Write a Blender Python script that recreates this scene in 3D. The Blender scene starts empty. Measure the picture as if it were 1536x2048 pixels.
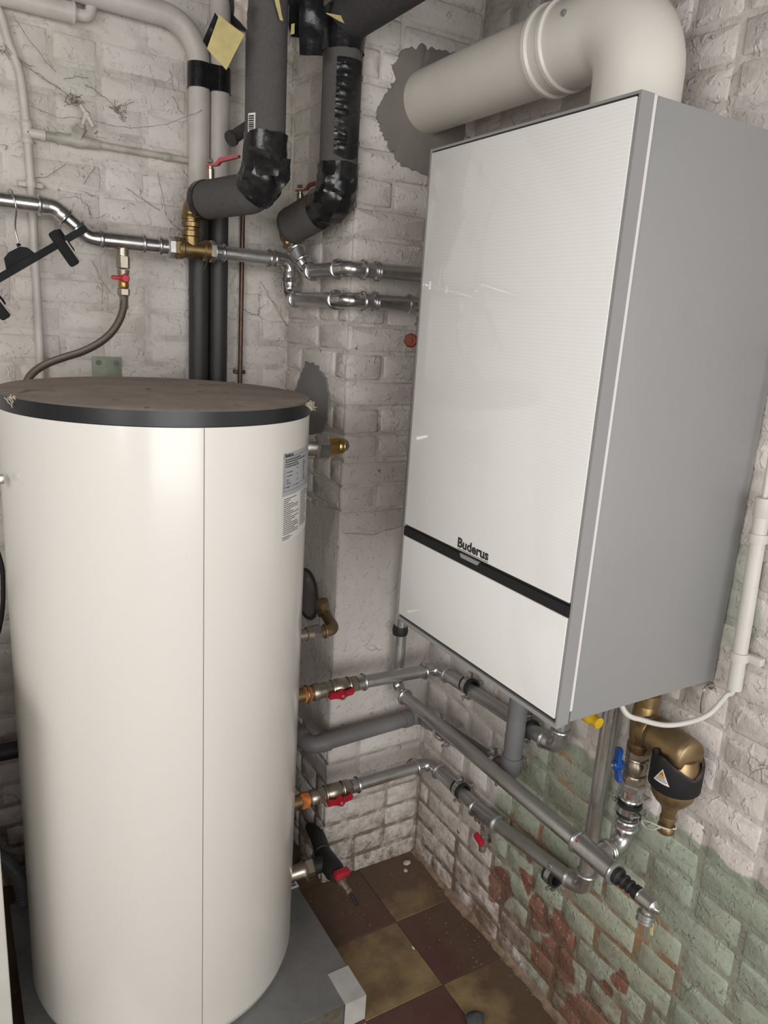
import bpy, bmesh, math, random
from mathutils import Vector, Matrix, noise as mnoise

random.seed(7)
scene = bpy.context.scene
COL = scene.collection
PI = math.pi

# ------------------------------------------------------------------ camera
cd = bpy.data.cameras.new('camera')
cam = bpy.data.objects.new('camera', cd)
COL.objects.link(cam)
cd.sensor_fit = 'VERTICAL'
cd.sensor_height = 36.0
cd.lens = 26.1
cd.clip_start = 0.02
cam.matrix_world = Matrix(((0.8600, 0.0726, -0.5050, -1.0901),
                           (-0.5063, 0.2437, -0.8272, -1.4994),
                           (0.0630, 0.9671, 0.2464, 1.4740),
                           (0, 0, 0, 1)))
scene.camera = cam

# ------------------------------------------------------------------ light
w = bpy.data.worlds.new('overcast'); scene.world = w
w.use_nodes = True
w.node_tree.nodes['Background'].inputs[0].default_value = (0.86, 0.93, 1.0, 1)
w.node_tree.nodes['Background'].inputs[1].default_value = 1.0

def area(name, loc, target, sx, sy, power, color):
    l = bpy.data.lights.new(name, 'AREA'); l.shape = 'RECTANGLE'
    l.size = sx; l.size_y = sy; l.energy = power; l.color = color
    o = bpy.data.objects.new(name, l); COL.objects.link(o)
    o.location = loc
    o.rotation_euler = (Vector(target) - Vector(loc)).to_track_quat('-Z', 'Y').to_euler()
    return o
# daylight through the open front of the room, behind the camera
area('daylight', (-1.05, -3.35, 1.35), (-1.05, 0, 1.3), 1.9, 1.9, 47, (1.0, 0.975, 0.95))
# lamp added before the solid left wall, for light from that side
area('left_fill_light', (-2.27, -1.45, 1.5), (-.3, -.9, .9), 1.2, 1.3, 34, (1.0, 0.985, 0.965))

vs = scene.view_settings
vs.view_transform = 'Standard'; vs.look = 'None'; vs.gamma = 1.0
vs.use_curve_mapping = False
vs.exposure = 0.0

# ------------------------------------------------------------------ mesh helpers
def V(*a): return Vector(a)

class MB:
    def __init__(s): s.v = []; s.f = []
    def add(s, vs_, fs_):
        b = len(s.v); s.v += [Vector(q) for q in vs_]; s.f += [tuple(b + i for i in f) for f in fs_]
        return s
    def tube(s, pts, r, seg=16, cap=True, ref=None):
        pts = [Vector(q) for q in pts]; n = len(pts)
        rs = r if isinstance(r, (list, tuple)) else [r] * n
        tan = []
        for i in range(n):
            a = pts[max(i - 1, 0)]; b = pts[min(i + 1, n - 1)]
            tan.append((b - a).normalized())
        t0 = tan[0]
        up = Vector(ref) if ref else (Vector((0, 0, 1)) if abs(t0.z) < .9 else Vector((1, 0, 0)))
        nrm = (up - t0 * up.dot(t0)).normalized()
        vs_ = []; fs_ = []
        for i in range(n):
            t = tan[i]
            nrm = (nrm - t * nrm.dot(t)).normalized(); bi = t.cross(nrm)
            for k in range(seg):
                a = 2 * PI * k / seg
                vs_.append(pts[i] + (nrm * math.cos(a) + bi * math.sin(a)) * rs[i])
        for i in range(n - 1):
            for k in range(seg):
                k2 = (k + 1) % seg
                fs_.append((i * seg + k, i * seg + k2, (i + 1) * seg + k2, (i + 1) * seg + k))
        if cap:
            fs_.append(tuple(range(seg))[::-1]); fs_.append(tuple((n - 1) * seg + k for k in range(seg)))
        return s.add(vs_, fs_)
    def lathe(s, prof, o, ax, seg=24, cap=True, rot=0.0):
        o = Vector(o); ax = Vector(ax).normalized()
        up = Vector((0, 0, 1)) if abs(ax.z) < .9 else Vector((1, 0, 0))
        n1 = (up - ax * up.dot(ax)).normalized(); n2 = ax.cross(n1)
        vs_ = []; fs_ = []
        for (t, r) in prof:
            for k in range(seg):
                a = 2 * PI * k / seg + rot
                vs_.append(o + ax * t + (n1 * math.cos(a) + n2 * math.sin(a)) * max(r, 1e-5))
        for i in range(len(prof) - 1):
            for k in range(seg):
                k2 = (k + 1) % seg
                fs_.append((i * seg + k, i * seg + k2, (i + 1) * seg + k2, (i + 1) * seg + k))
        if cap:
            n = len(prof)
            fs_.append(tuple(range(seg))[::-1]); fs_.append(tuple((n - 1) * seg + k for k in range(seg)))
        return s.add(vs_, fs_)
    def ring(s, o, ax, R, r, seg=24, n=8, sq=1.0):      # torus bead
        prof = [(math.sin(2 * PI * i / n) * r * sq, R + math.cos(2 * PI * i / n) * r) for i in range(n + 1)]
        return s.lathe(prof, o, ax, seg, cap=False)
    def hexnut(s, o, ax, r, h, rot=0.0):
        c = min(.15 * r, h * .2)
        return s.lathe([(0, r - c), (c, r), (h - c, r), (h, r - c)], o, ax, 6, True, rot)
    def box(s, c, size, rot=None, bev=0.0, M=None):
        hx, hy, hz = [q / 2 for q in size]
        if bev > 0:
            b = min(bev, hx * .9, hy * .9, hz * .9)
            bm = bmesh.new()
            bmesh.ops.create_cube(bm, size=1.0)
            for q in bm.verts: q.co = Vector((q.co.x * size[0], q.co.y * size[1], q.co.z * size[2]))
            bmesh.ops.bevel(bm, geom=list(bm.edges), offset=b, segments=2, affect='EDGES', profile=.5)
            bm.verts.index_update()
            vs_ = [q.co.copy() for q in bm.verts]; fs_ = [tuple(q.index for q in f.verts) for f in bm.faces]
            bm.free()
        else:
            vs_ = [Vector((x, y, z)) for x in (-hx, hx) for y in (-hy, hy) for z in (-hz, hz)]
            fs_ = [(0, 1, 3, 2), (4, 6, 7, 5), (0, 4, 5, 1), (2, 3, 7, 6), (0, 2, 6, 4), (1, 5, 7, 3)]
        if M is not None: vs_ = [M @ q for q in vs_]
        elif rot is not None: vs_ = [rot @ q for q in vs_]
        return s.add([q + Vector(c) for q in vs_], fs_)
    def bb(s, a, b, bev=0.0):                          # box from two corners
        a = Vector(a); b = Vector(b)
        return s.box((a + b) / 2, [abs(q) for q in (b - a)], None, bev)
    def prism(s, pts, off):                            # closed outline extruded by a vector
        n = len(pts); pts = [Vector(q) for q in pts]; off = Vector(off)
        return s.add(pts + [q + off for q in pts],
                     [tuple(range(n))[::-1], tuple(range(n, 2 * n))] + [(i, (i + 1) % n, n + (i + 1) % n, n + i) for i in range(n)])

def fillet(pts, R, n=8):
    pts = [Vector(q) for q in pts]; out = [pts[0]]
    for i in range(1, len(pts) - 1):
        a, p, b = pts[i - 1], pts[i], pts[i + 1]
        out += arc(a, p, b, R, n)
    out.append(pts[-1])
    return out

def arc(a, p, b, R, n=8):
    a, p, b = Vector(a), Vector(p), Vector(b)
    d1 = (p - a).normalized(); d2 = (b - p).normalized()
    th = d1.angle(d2)
    if th < .02: return [p]
    T = R * math.tan(th / 2)
    s0 = p - d1 * T
    nrm = (d2 - d1 * d2.dot(d1)).normalized()
    c = s0 + nrm * R
    return [c - nrm * R * math.cos(th * k / n) + d1 * R * math.sin(th * k / n) for k in range(n + 1)]

def catmull(pts, n=8):
    pts = [Vector(q) for q in pts]; P = [pts[0] * 2 - pts[1]] + pts + [pts[-1] * 2 - pts[-2]]
    out = []
    for i in range(1, len(P) - 2):
        for k in range(n):
            t = k / n; a, b, c, d = P[i - 1], P[i], P[i + 1], P[i + 2]
            out.append(.5 * ((2 * b) + (c - a) * t + (2 * a - 5 * b + 4 * c - d) * t * t + (3 * b - a - 3 * c + d) * t ** 3))
    out.append(P[-2]); return out

def wloc(o):
    l = Vector((0, 0, 0))
    while o is not None: l = l + o.location; o = o.parent
    return l

def finish(me, smooth=40):
    bm = bmesh.new(); bm.from_mesh(me)
    bmesh.ops.recalc_face_normals(bm, faces=bm.faces)
    bm.to_mesh(me); bm.free()
    if smooth:
        for p in me.polygons: p.use_smooth = True
        me.set_sharp_from_angle(angle=math.radians(smooth))

def obj(name, mb, m, parent=None, smooth=40, label=None, recalc=True):
    me = bpy.data.meshes.new(name)
    if parent is not None: base = wloc(parent)
    else:
        n = len(mb.v)
        base = Vector((sum(q.x for q in mb.v) / n, sum(q.y for q in mb.v) / n, min(q.z for q in mb.v)))
    me.from_pydata([tuple(q - base) for q in mb.v], [], mb.f)
    finish(me, smooth)
    me.materials.append(m)
    o = bpy.data.objects.new(name, me); COL.objects.link(o)
    if parent is not None: o.parent = parent
    else: o.location = base
    if label: o['label'] = label
    return o

def tag(o, label, cat, group=None):
    o['label'] = label; o['category'] = cat
    if group: o['group'] = group
    return o

def thing(name, loc, label, cat, group=None):
    o = bpy.data.objects.new(name, None); COL.objects.link(o)
    o.location = Vector(loc); o.empty_display_size = .05
    return tag(o, label, cat, group)

def struct(name, mb, m, smooth=0):
    o = obj(name, mb, m, None, smooth); o['kind'] = 'structure'; return o

# ------------------------------------------------------------------ material helpers
class NT:
    def __init__(s, name):
        s.m = bpy.data.materials.new(name); s.m.use_nodes = True
        s.t = s.m.node_tree; s.b = s.t.nodes['Principled BSDF']
        s._pos = None
    def put(s, sock, v):
        if isinstance(v, bpy.types.NodeSocket): s.t.links.new(v, sock)
        else:
            if isinstance(v, tuple) and len(v) == 3 and sock.type == 'RGBA': v = v + (1,)
            sock.default_value = v
    def node(s, ty, props={}, **ins):
        n = s.t.nodes.new(ty)
        for k, v in props.items(): setattr(n, k, v)
        for k, v in ins.items(): s.put(n.inputs[k], v)
        return n
    def pos(s):
        if s._pos is None: s._pos = s.node('ShaderNodeNewGeometry').outputs['Position']
        return s._pos
    def noise(s, scale, detail=4, rough=.55, dist=0.0, vec=None, off=None):
        v = vec if vec is not None else s.pos()
        if off is not None:
            v = s.vmath('ADD', v, off)
        return s.node('ShaderNodeTexNoise', {}, Vector=v, Scale=scale, Detail=detail, Roughness=rough, Distortion=dist).outputs['Fac']
    def noisecol(s, scale, detail=3, vec=None):
        return s.node('ShaderNodeTexNoise', {}, Vector=vec if vec is not None else s.pos(), Scale=scale, Detail=detail).outputs['Color']
    def vmath(s, op, a, b):
        n = s.t.nodes.new('ShaderNodeVectorMath'); n.operation = op
        s.put(n.inputs[0], a); s.put(n.inputs[1], b)
        return n.outputs['Value'] if op in ('DISTANCE', 'LENGTH', 'DOT_PRODUCT') else n.outputs['Vector']
    def math(s, op, a, b=0.0, clamp=False):
        n = s.t.nodes.new('ShaderNodeMath'); n.operation = op; n.use_clamp = clamp
        s.put(n.inputs[0], a); s.put(n.inputs[1], b); return n.outputs[0]
    def map(s, v, a, b, c=0.0, d=1.0):
        n = s.node('ShaderNodeMapRange', {'clamp': True})
        s.put(n.inputs[0], v)
        for i, q in enumerate((a, b, c, d)): s.put(n.inputs[i + 1], q)
        return n.outputs[0]
    def mix(s, f, a, b):
        n = s.node('ShaderNodeMix', {'data_type': 'RGBA'})
        s.put(n.inputs[0], f); s.put(n.inputs[6], a); s.put(n.inputs[7], b); return n.outputs[2]
    def sep(s, v):
        n = s.node('ShaderNodeSeparateXYZ'); s.put(n.inputs[0], v); return n.outputs
    def spots(s, vec, lst):                             # 1 inside any of the blobs, soft edge
        r = None
        for (c, rad) in lst:
            d = s.math('DIVIDE', s.vmath('DISTANCE', vec, c), rad)
            r = d if r is None else s.math('MINIMUM', r, d)
        return r
    def bump(s, h, strength=.3, dist=.004):
        n = s.node('ShaderNodeBump', {}, Height=h, Strength=strength, Distance=dist)
        s.t.links.new(n.outputs[0], s.b.inputs['Normal'])
    def set(s, **k):
        for q, v in k.items(): s.put(s.b.inputs[q.replace('_', ' ')], v)
        return s

def plain(name, col, rough=.5, metal=0.0, var=.12, scale=20, coat=0.0, bump=0.0, bscale=80, dust=0.0, crough=.06):
    t = NT(name)
    n = t.noise(scale, 5)
    c = t.mix(t.map(n, .3, .7), tuple(q * (1 - var) for q in col), tuple(min(1, q * (1 + var)) for q in col))
    if var < .01: pass
    elif dust:
        up = t.sep(t.node('ShaderNodeNewGeometry').outputs['Normal'])[2]
        f = t.math('MULTIPLY', t.map(up, .2, .95), t.map(t.noise(35, 6), .35, .6))
        f = t.math('MULTIPLY', f, dust)
        c = t.mix(f, c, (.20, .165, .135))
        t.set(Roughness=t.map(f, 0, 1, rough, .9))
        if metal: t.set(Metallic=t.map(f, 0, 1, metal, 0.0))
    else:
        t.set(Roughness=t.map(n, .2, .8, rough * .85, min(1, rough * 1.15)), Metallic=metal)
    if var < .01: c = tuple(col); t.set(Roughness=rough)
    t.set(Base_Color=c, Coat_Weight=coat, Coat_Roughness=crough)
    if bump: t.bump(t.noise(bscale, 4), bump, .002)
    return t.m

def wall_mat(name, mortar=False, side=False):
    """old brickwork under many coats of paint: white above, green below on the right wall"""
    t = NT(name)
    P = t.pos()
    nsc = t.t.nodes.new('ShaderNodeVectorMath'); nsc.operation = 'SCALE'
    t.put(nsc.inputs[0], t.vmath('SUBTRACT', t.noisecol(10, 5), (.5, .5, .5))); nsc.inputs['Scale'].default_value = .11
    W = t.vmath('ADD', P, nsc.outputs[0])
    x, y, z = t.sep(P)[:3]
    wx, wy, wz = t.sep(W)[:3]
    n1 = t.noise(5, 5); n2 = t.noise(28, 6, .6); n3 = t.noise(110, 4, .6)
    c = t.mix(t.map(n1, .3, .7), (.62, .57, .53), (.715, .672, .635))
    # faint yellow-green patches under the white on the back wall
    c = t.mix(t.math('MULTIPLY', t.map(t.noise(3.1, 3, off=(3, 1, 5)), .52, .66), .45), c, (.50, .50, .41))
    rnd = t.node('ShaderNodeObjectInfo').outputs['Random']
    c = t.mix(t.map(rnd, 0, 1, 0, .16), c, (.45, .40, .36))
    # old green gloss paint on the lower right wall
    lim = t.math('MAXIMUM', t.math('ADD', wy, t.math('ADD', .115, t.math('MULTIPLY', wz, .55))),
                 t.math('ADD', wy, t.math('SUBTRACT', .52, t.math('MULTIPLY', wz, .80))))
    g = t.math('MULTIPLY', t.map(wz, .631, .637, 1, 0), t.map(lim, -.015, .015, 1, 0))
    g = t.math('MULTIPLY', g, t.map(x, -.05, -.02))
    sp = t.spots(W, [((0, -.80, 1.10), .075), ((0, -.83, 1.05), .05)])
    g = t.math('MAXIMUM', g, t.math('MULTIPLY', t.map(sp, .8, 1.1, 1, 0), .7))
    gc = t.mix(t.map(n1, .35, .65), (.315, .365, .285), (.41, .455, .37))
    gc = t.mix(t.map(n2, .55, .75, 0, .6), gc, (.24, .285, .22))
    gc = t.mix(t.map(rnd, 0, 1, 0, .30), gc, (.33, .335, .255))
    gc = t.mix(t.map(t.noise(60, 6, .7, off=(2, 2, 9)), .56, .70, 0, .65), gc, (.16, .17, .125))
    gc = t.mix(t.map(t.noise(17, 6, .65, off=(8, 1, 1)), .54, .72, 0, .5), gc, (.40, .39, .31))
    c = t.mix(g, c, gc)
    # bare brick where the paint has fallen off
    red = t.mix(t.map(n2, .35, .65), (.20, .065, .048), (.30, .125, .09))
    och = t.mix(t.map(n2, .35, .65), (.42, .28, .16), (.33, .17, .10))
    bl = t.spots(W, [((0, -.575, .125), .060), ((0, -.70, .185), .025), ((0, -.53, .085), .05), ((0, -.745, .235), .030), ((0, -.66, .05), .06), ((0, -.69, .10), .03),
                     ((0, -.255, .285), .03), ((0, -.36, .16), .045), ((-.04, 0, .285), .022), ((0, -.50, .19), .04), ((0, -.57, .205), .045),
                     ((0, -.45, .30), .018), ((0, -.90, .16), .025), ((0, -.945, .86), .018), ((0, -.30, .26), .02), ((0, -.86, .095), .035), ((0, -.45, .235), .03)])
    lo = t.math('MULTIPLY', t.map(z, .1, .5, 1, 0), t.map(x, -.05, -.02))
    thr = t.map(lo, 0, 1, .90, .645)
    pn = t.noise(8.5, 5, .6, .6, off=(7, 2, 1))
    bare = t.math('MAXIMUM', t.map(bl, .85, 1.0, 1, 0), t.map(t.math('SUBTRACT', pn, thr), 0, .02))
    bare = t.math('MULTIPLY', bare, t.map(n3, .34, .44))
    red = t.mix(t.map(t.noise(45, 6, .7), .50, .68, 0, .8), red, (.085, .045, .035))
    c = t.mix(bare, c, red)
    # ochre mortar and brown grime in the joints of the green zone
    oz = t.spots(W, [((0, -.74, .36), .10), ((0, -.80, .33), .05), ((0, -.58, .33), .06), ((0, -.52, .56), .04), ((0, -.50, .35), .06), ((0, -.67, .30), .07), ((0, -.42, .35), .05), ((0, -.71, .38), .05), ((0, -.58, .50), .05), ((0, -.64, .46), .03)])
    om = t.math('MULTIPLY', t.map(oz, .9, 1.1, 1, 0), t.map(t.noise(16, 4, off=(1, 9, 4)), .40, .50))
    c = t.mix(t.math('MULTIPLY', om, .95 if mortar else .12), c, och)
    if mortar:
        c = t.mix(t.math('MULTIPLY', t.map(t.noise(11, 6, .65, off=(4, 4, 0)), .46, .64), .42), c, (.18, .14, .11))
        c = t.mix(t.math('MULTIPLY', t.math('MULTIPLY', g, .42), t.map(t.noise(14, 5, .6, off=(0, 5, 7)), .50, .62)), c, (.16, .135, .09))
    if mortar:
        c = t.mix(t.math('MULTIPLY', t.map(z, .12, .48, .85, 0), t.map(t.noise(20, 5, .6), .38, .52)), c, (.13, .095, .065))
    wl = t.math('MULTIPLY', t.math('MULTIPLY', t.map(wz, .04, .27, 1, 0), t.map(wy, -.10, -.30)), t.map(wx, -.05, -.02))
    wl = t.math('MULTIPLY', wl, t.map(t.noise(15, 6, .65, off=(3, 3, 3)), .40, .60))
    c = t.mix(t.math('MULTIPLY', wl, .88), c, t.mix(n2, (.13, .065, .045), (.26, .15, .10)))
    # hairline cracks
    v = t.node('ShaderNodeTexVoronoi', {'feature': 'DISTANCE_TO_EDGE'}, Vector=W, Scale=11.0).outputs['Distance']
    cr = t.math('MULTIPLY', t.map(v, .006, .022, 1, 0), t.map(t.noise(5, 3, off=(2, 8, 3)), .60, .70))
    c = t.mix(t.math('MULTIPLY', cr, .55), c, (.12, .095, .075))
    # soot specks, flaked dots
    sk = t.math('MULTIPLY', t.map(t.noise(75, 3, .5, 1.2), .66, .72), t.map(t.noise(6, 3, off=(9, 0, 2)), .38, .55))
    c = t.mix(t.math('MULTIPLY', sk, .7), c, (.115, .09, .07))
    # earthy splashes along the foot of the walls
    gr = t.math('ADD', t.map(z, 0, .34, .78, 0), t.map(z, 0, .7, .22, 0))
    gr = t.math('MULTIPLY', gr, t.map(t.noise(34, 8, .68), .44, .64, .15, 1))
    c = t.mix(t.math('MINIMUM', gr, .9), c, (.17, .115, .075))
    t.set(Base_Color=c, Roughness=t.map(n2, .3, .7, .5, .75))
    t.b.inputs['Specular IOR Level'].default_value = .35
    h = t.math('ADD', t.math('MULTIPLY', n2, 1.0), t.math('MULTIPLY', n3, .35))
    h = t.math('ADD', h, t.math('MULTIPLY', t.map(t.noise(55, 2, .5, 1.0), .58, .72), .5))
    h = t.math('SUBTRACT', h, t.math('MULTIPLY', bare, .5))
    h = t.math('SUBTRACT', h, t.math('MULTIPLY', cr, .6))
    t.bump(h, .75, .0045)
    return t.m

M_WALL = wall_mat('painted_brick'); M_MORT = wall_mat('painted_joint', True)

def floor_mat(name, a, b):
    t = NT(name)
    P = t.pos(); x, y, z = t.sep(P)[:3]
    n1 = t.noise(7, 6, .6); n2 = t.noise(40, 5, .6)
    c = t.mix(t.map(n1, .3, .7), a, b)
    c = t.mix(t.map(n2, .55, .75, 0, .5), c, tuple(q * .5 for q in a))
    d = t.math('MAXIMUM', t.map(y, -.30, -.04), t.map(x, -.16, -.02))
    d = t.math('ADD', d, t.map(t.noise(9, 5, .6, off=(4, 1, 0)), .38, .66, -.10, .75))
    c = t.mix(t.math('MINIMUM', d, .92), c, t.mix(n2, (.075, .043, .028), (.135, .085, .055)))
    c = t.mix(t.map(t.noise(190, 2), .74, .78, 0, .6), c, (.4, .33, .25))
    t.set(Base_Color=c, Roughness=t.map(n1, .3, .7, .45, .75))
    t.bump(n2, .3, .002)
    return t.m
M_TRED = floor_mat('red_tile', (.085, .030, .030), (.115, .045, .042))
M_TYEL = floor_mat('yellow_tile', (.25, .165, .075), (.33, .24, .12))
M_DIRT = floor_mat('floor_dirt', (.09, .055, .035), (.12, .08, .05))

def metal(name, col, rough, dust=0.0, scuff=.12):
    t = NT(name)
    n = t.noise(30, 6, .6); n2 = t.noise(140, 3)
    c = t.mix(t.map(n, .3, .7), tuple(q * (1 - scuff) for q in col), col)
    f = t.math('MULTIPLY', t.map(t.noise(12, 6, .65, off=(2, 3, 1)), .40, .68), dust)
    up = t.sep(t.node('ShaderNodeNewGeometry').outputs['Normal'])[2]
    f = t.math('MAXIMUM', f, t.math('MULTIPLY', t.map(up, .3, .95), dust))
    c = t.mix(f, c, (.20, .165, .14))
    t.set(Base_Color=c, Metallic=t.map(f, 0, 1, 1.0, .25), Roughness=t.math('ADD', t.map(n2, .3, .7, rough * .85, rough * 1.2), t.math('MULTIPLY', f, .35)))
    return t.m
M_GALV = metal('zinc_pipe', (.60, .60, .59), .30, .32)
M_FIT = metal('zinc_fitting', (.62, .62, .61), .20, .22)
M_FITD = metal('zinc_fitting_dull', (.56, .56, .55), .25, .35)
M_CHROME = metal('bright_nickel', (.72, .70, .66), .16, .15)
M_BRASS = metal('aged_brass', (.34, .235, .10), .36, .45, .35)
M_BRASSY = metal('clean_brass', (.55, .37, .12), .28, .15)
M_BRONZE = metal('bronze', (.36, .255, .135), .40, .30, .2)
M_NICKEL = metal('nickel_brass', (.50, .44, .36), .28, .35, .25)
M_COPPER = metal('dark_copper', (.14, .085, .06), .45, .4, .3)
M_ZSHEET = metal('zinc_sheet', (.43, .45, .45), .40, .25, .18)
M_STEELBRAID = None
M_HEMP = plain('orange_hemp', (.55, .17, .04), .7, var=.5, scale=90)
M_TANK = plain('white_enamel', (.74, .715, .665), .28, var=.004, scale=2, coat=.6, crough=.13)
M_BLACKP = plain('black_plastic', (.006, .006, .007), .8, var=.2)
M_RUBBER = plain('black_rubber', (.014, .014, .015), .55, var=.2)
M_TAPE = plain('black_tape', (.013, .013, .014), .22, var=.3, scale=50, bump=.35, bscale=70)
M_FOAM = plain('grey_foam', (.088, .082, .08), .9, var=.14, scale=140, bump=.25, bscale=300)
M_FOAMD = plain('dark_grey_foam', (.055, .052, .052), .85, var=.2, scale=120, bump=.2, bscale=250)
M_PVCG = plain('grey_pvc', (.155, .152, .155), .5, var=.14, scale=12, dust=.6)
M_PVCD = plain('dark_pvc', (.028, .027, .027), .5, var=.3, scale=8)
M_PAINTP = plain('white_painted_pipe', (.58, .54, .50), .45, var=.08, scale=25, bump=.2)
M_PAINTG = plain('greenish_painted_pipe', (.44, .42, .355), .5, var=.25, scale=30, bump=.25)
M_FLUE = plain('white_flue_paint', (.72, .68, .62), .35, var=.05, scale=6, coat=.2)
M_RED = plain('red_plastic', (.42, .015, .03), .35, var=.15)
M_BLUE = plain('blue_plastic', (.012, .075, .30), .35, var=.15)
M_YEL = plain('yellow_plastic', (.65, .42, .02), .4)
M_WHITEP = plain('white_plastic', (.60, .575, .53), .45, var=.05)
M_CEMENT = plain('grey_cement', (.215, .195, .175), .9, var=.16, scale=7, bump=.35, bscale=45)
M_CEMENTD = plain('smooth_grey_cement', (.205, .20, .195), .9, var=.15, scale=9, bump=.3, bscale=45)
M_INK = plain('black_print', (.012, .012, .014), .5, var=0.0)
M_INKG = plain('grey_print', (.09, .09, .09), .6, var=0.0)
M_PAPERW = plain('white_label', (.72, .70, .66), .5, var=.03)
M_STICK = plain('worn_sticker', (.43, .42, .405), .6, var=.12, scale=25)
M_PAPERG = plain('grey_label', (.42, .43, .44), .5, var=.03)
M_KRAFT = plain('yellow_masking_tape', (.55, .46, .20), .6, var=.12, scale=40, bump=.5, bscale=60)
M_CLEAR = plain('crumpled_clear_tape', (.42, .37, .32), .25, var=.2, scale=40, bump=.6, bscale=60)
M_COB = plain('dusty_web', (.17, .14, .12), .95)
M_SILVER = plain('silver_painted_steel', (.305, .305, .303), .42, .15, var=.02, scale=4)
M_GLINE = plain('light_edge_line', (.68, .67, .65), .35, var=.01)
M_GAP = plain('dark_gap', (.035, .035, .035), .5, var=.05)
M_MAG = plain('black_magnet_sleeve', (.005, .005, .006), .8, var=.25, scale=30, dust=.7)
M_ORANGE = plain('warning_orange', (.75, .32, .01), .5, var=.02)
M_RUSTRED = plain('rusty_red_paint', (.23, .05, .03), .6, var=.35, scale=60)
M_STONE = plain('plaster_crumb', (.48, .42, .35), .9, var=.2, scale=50, bump=.5)
M_GRIT = plain('mortar_grit', (.30, .25, .19), .9, var=.3, scale=60)
M_RUBBLE = plain('crumbled_mortar', (.22, .155, .105), .95, var=.45, scale=45, bump=.9, bscale=70)
M_DARKST = plain('dark_felt', (.055, .055, .06), .95, var=.3, scale=90, bump=.6, bscale=160)
M_PLATE = plain('green_painted_plate', (.26, .29, .225), .5, var=.2, scale=30, bump=.3)
M_HOSEG = plain('grey_corrugated_plastic', (.10, .10, .105), .5, var=.15)
M_CEIL = plain('dark_ceiling', (.12, .105, .095), .9, var=.25, scale=6, bump=.3, bscale=30)
M_ROOM = plain('rough_render', (.60, .56, .52), .9, var=.15, scale=5, bump=.3, bscale=30)
M_GREENDISC = plain('dusty_cap', (.23, .205, .19), .85, var=.2, scale=25)

def lid_mat():
    t = NT('dusty_lid')
    up = t.sep(t.node('ShaderNodeNewGeometry').outputs['Normal'])[2]
    n = t.noise(14, 6, .6); n2 = t.noise(70, 4)
    dust = t.mix(t.map(n, .35, .65), (.33, .275, .235), (.42, .355, .31))
    dust = t.mix(t.map(t.noise(22, 3, .5, .8, off=(5, 5, 5)), .64, .70, 0, .75), dust, (.06, .05, .045))
    f = t.map(up, .5, .9)
    f = t.math('MULTIPLY', f, t.map(n2, .2, .4, .85, 1))
    t.set(Base_Color=t.mix(f, (.013, .014, .017), dust), Roughness=t.map(f, 0, 1, .35, .95))
    t.bump(n2, .2, .001)
    return t.m
M_LID = lid_mat()

def glass_mat():
    t = NT('white_back_painted_glass')
    z = t.sep(t.pos())[2]
    s = t.math('SINE', t.math('MULTIPLY', z, 2 * PI / .0052))
    c = t.mix(t.map(s, -.4, .4), (.800, .795, .772), (.825, .82, .80))
    t.set(Base_Color=c, Roughness=.55, Coat_Weight=1.0, Coat_Roughness=.015, Coat_IOR=1.5)
    return t.m
M_GLASS = glass_mat()

def braid_mat():
    t = NT('steel_braid')
    v = t.node('ShaderNodeTexCoord').outputs['Object']
    a = t.node('ShaderNodeTexWave', {'wave_type': 'BANDS', 'bands_direction': 'DIAGONAL'}, Vector=v, Scale=160.0, Distortion=1.0)
    t.set(Base_Color=t.mix(a.outputs['Fac'], (.10, .085, .07), (.36, .32, .28)), Metallic=.9, Roughness=.4)
    t.bump(a.outputs['Fac'], .6, .001)
    return t.m
M_STEELBRAID = braid_mat()

# ================================================================== room shell
def struct0(name, mb, m):
    me = bpy.data.meshes.new(name)
    me.from_pydata([tuple(q) for q in mb.v], [], mb.f); finish(me, 0)
    me.materials.append(m)
    o = bpy.data.objects.new(name, me); COL.objects.link(o)
    o['kind'] = 'structure'; return o

wall_right = struct0('wall_right', MB().bb((.0022, -3.1, 0), (.15, .5, 2.3)), M_MORT)
wall_back = struct0('wall_back', MB().bb((-2.3, .3521, 0), (-.2, .5, 2.3)), M_MORT)
wall_pillar = struct0('wall_pillar', MB().bb((-.2906, .0034, 0), (.003, .353, 2.3)), M_MORT)
struct0('wall_left', MB().bb((-2.45, -3.1, 0), (-2.3, .5, 2.3)), M_ROOM)
fr = MB(); fr.bb((-2.3, -3.1, 0), (-2.05, -2.95, 2.3)); fr.bb((-.08, -3.1, 0), (.003, -2.95, 2.3)); fr.bb((-2.05, -3.1, 2.1), (-.08, -2.95, 2.3))
struct0('wall_front', fr, M_ROOM)
wf = MB()
for a_, b_ in (((-2.3, -2.12, .82), (-2.24, -2.04, 2.18)), ((-2.3, -.86, .82), (-2.24, -.78, 2.18)), ((-2.3, -2.04, .82), (-2.24, -.86, .86)), ((-2.3, -2.04, 2.14), (-2.24, -.86, 2.18))): wf.bb(a_, b_)
struct0('added_frame_1', wf, M_WHITEP)  # unseen frame added around the left lamp; the wall behind has no opening
struct0('ceiling', MB().bb((-2.45, -3.1, 2.3), (.15, .5, 2.4)), M_CEIL)
floor = struct0('floor', MB().bb((-2.45, -3.6, -.1), (.15, .5, -.003)), M_DIRT)

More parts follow.
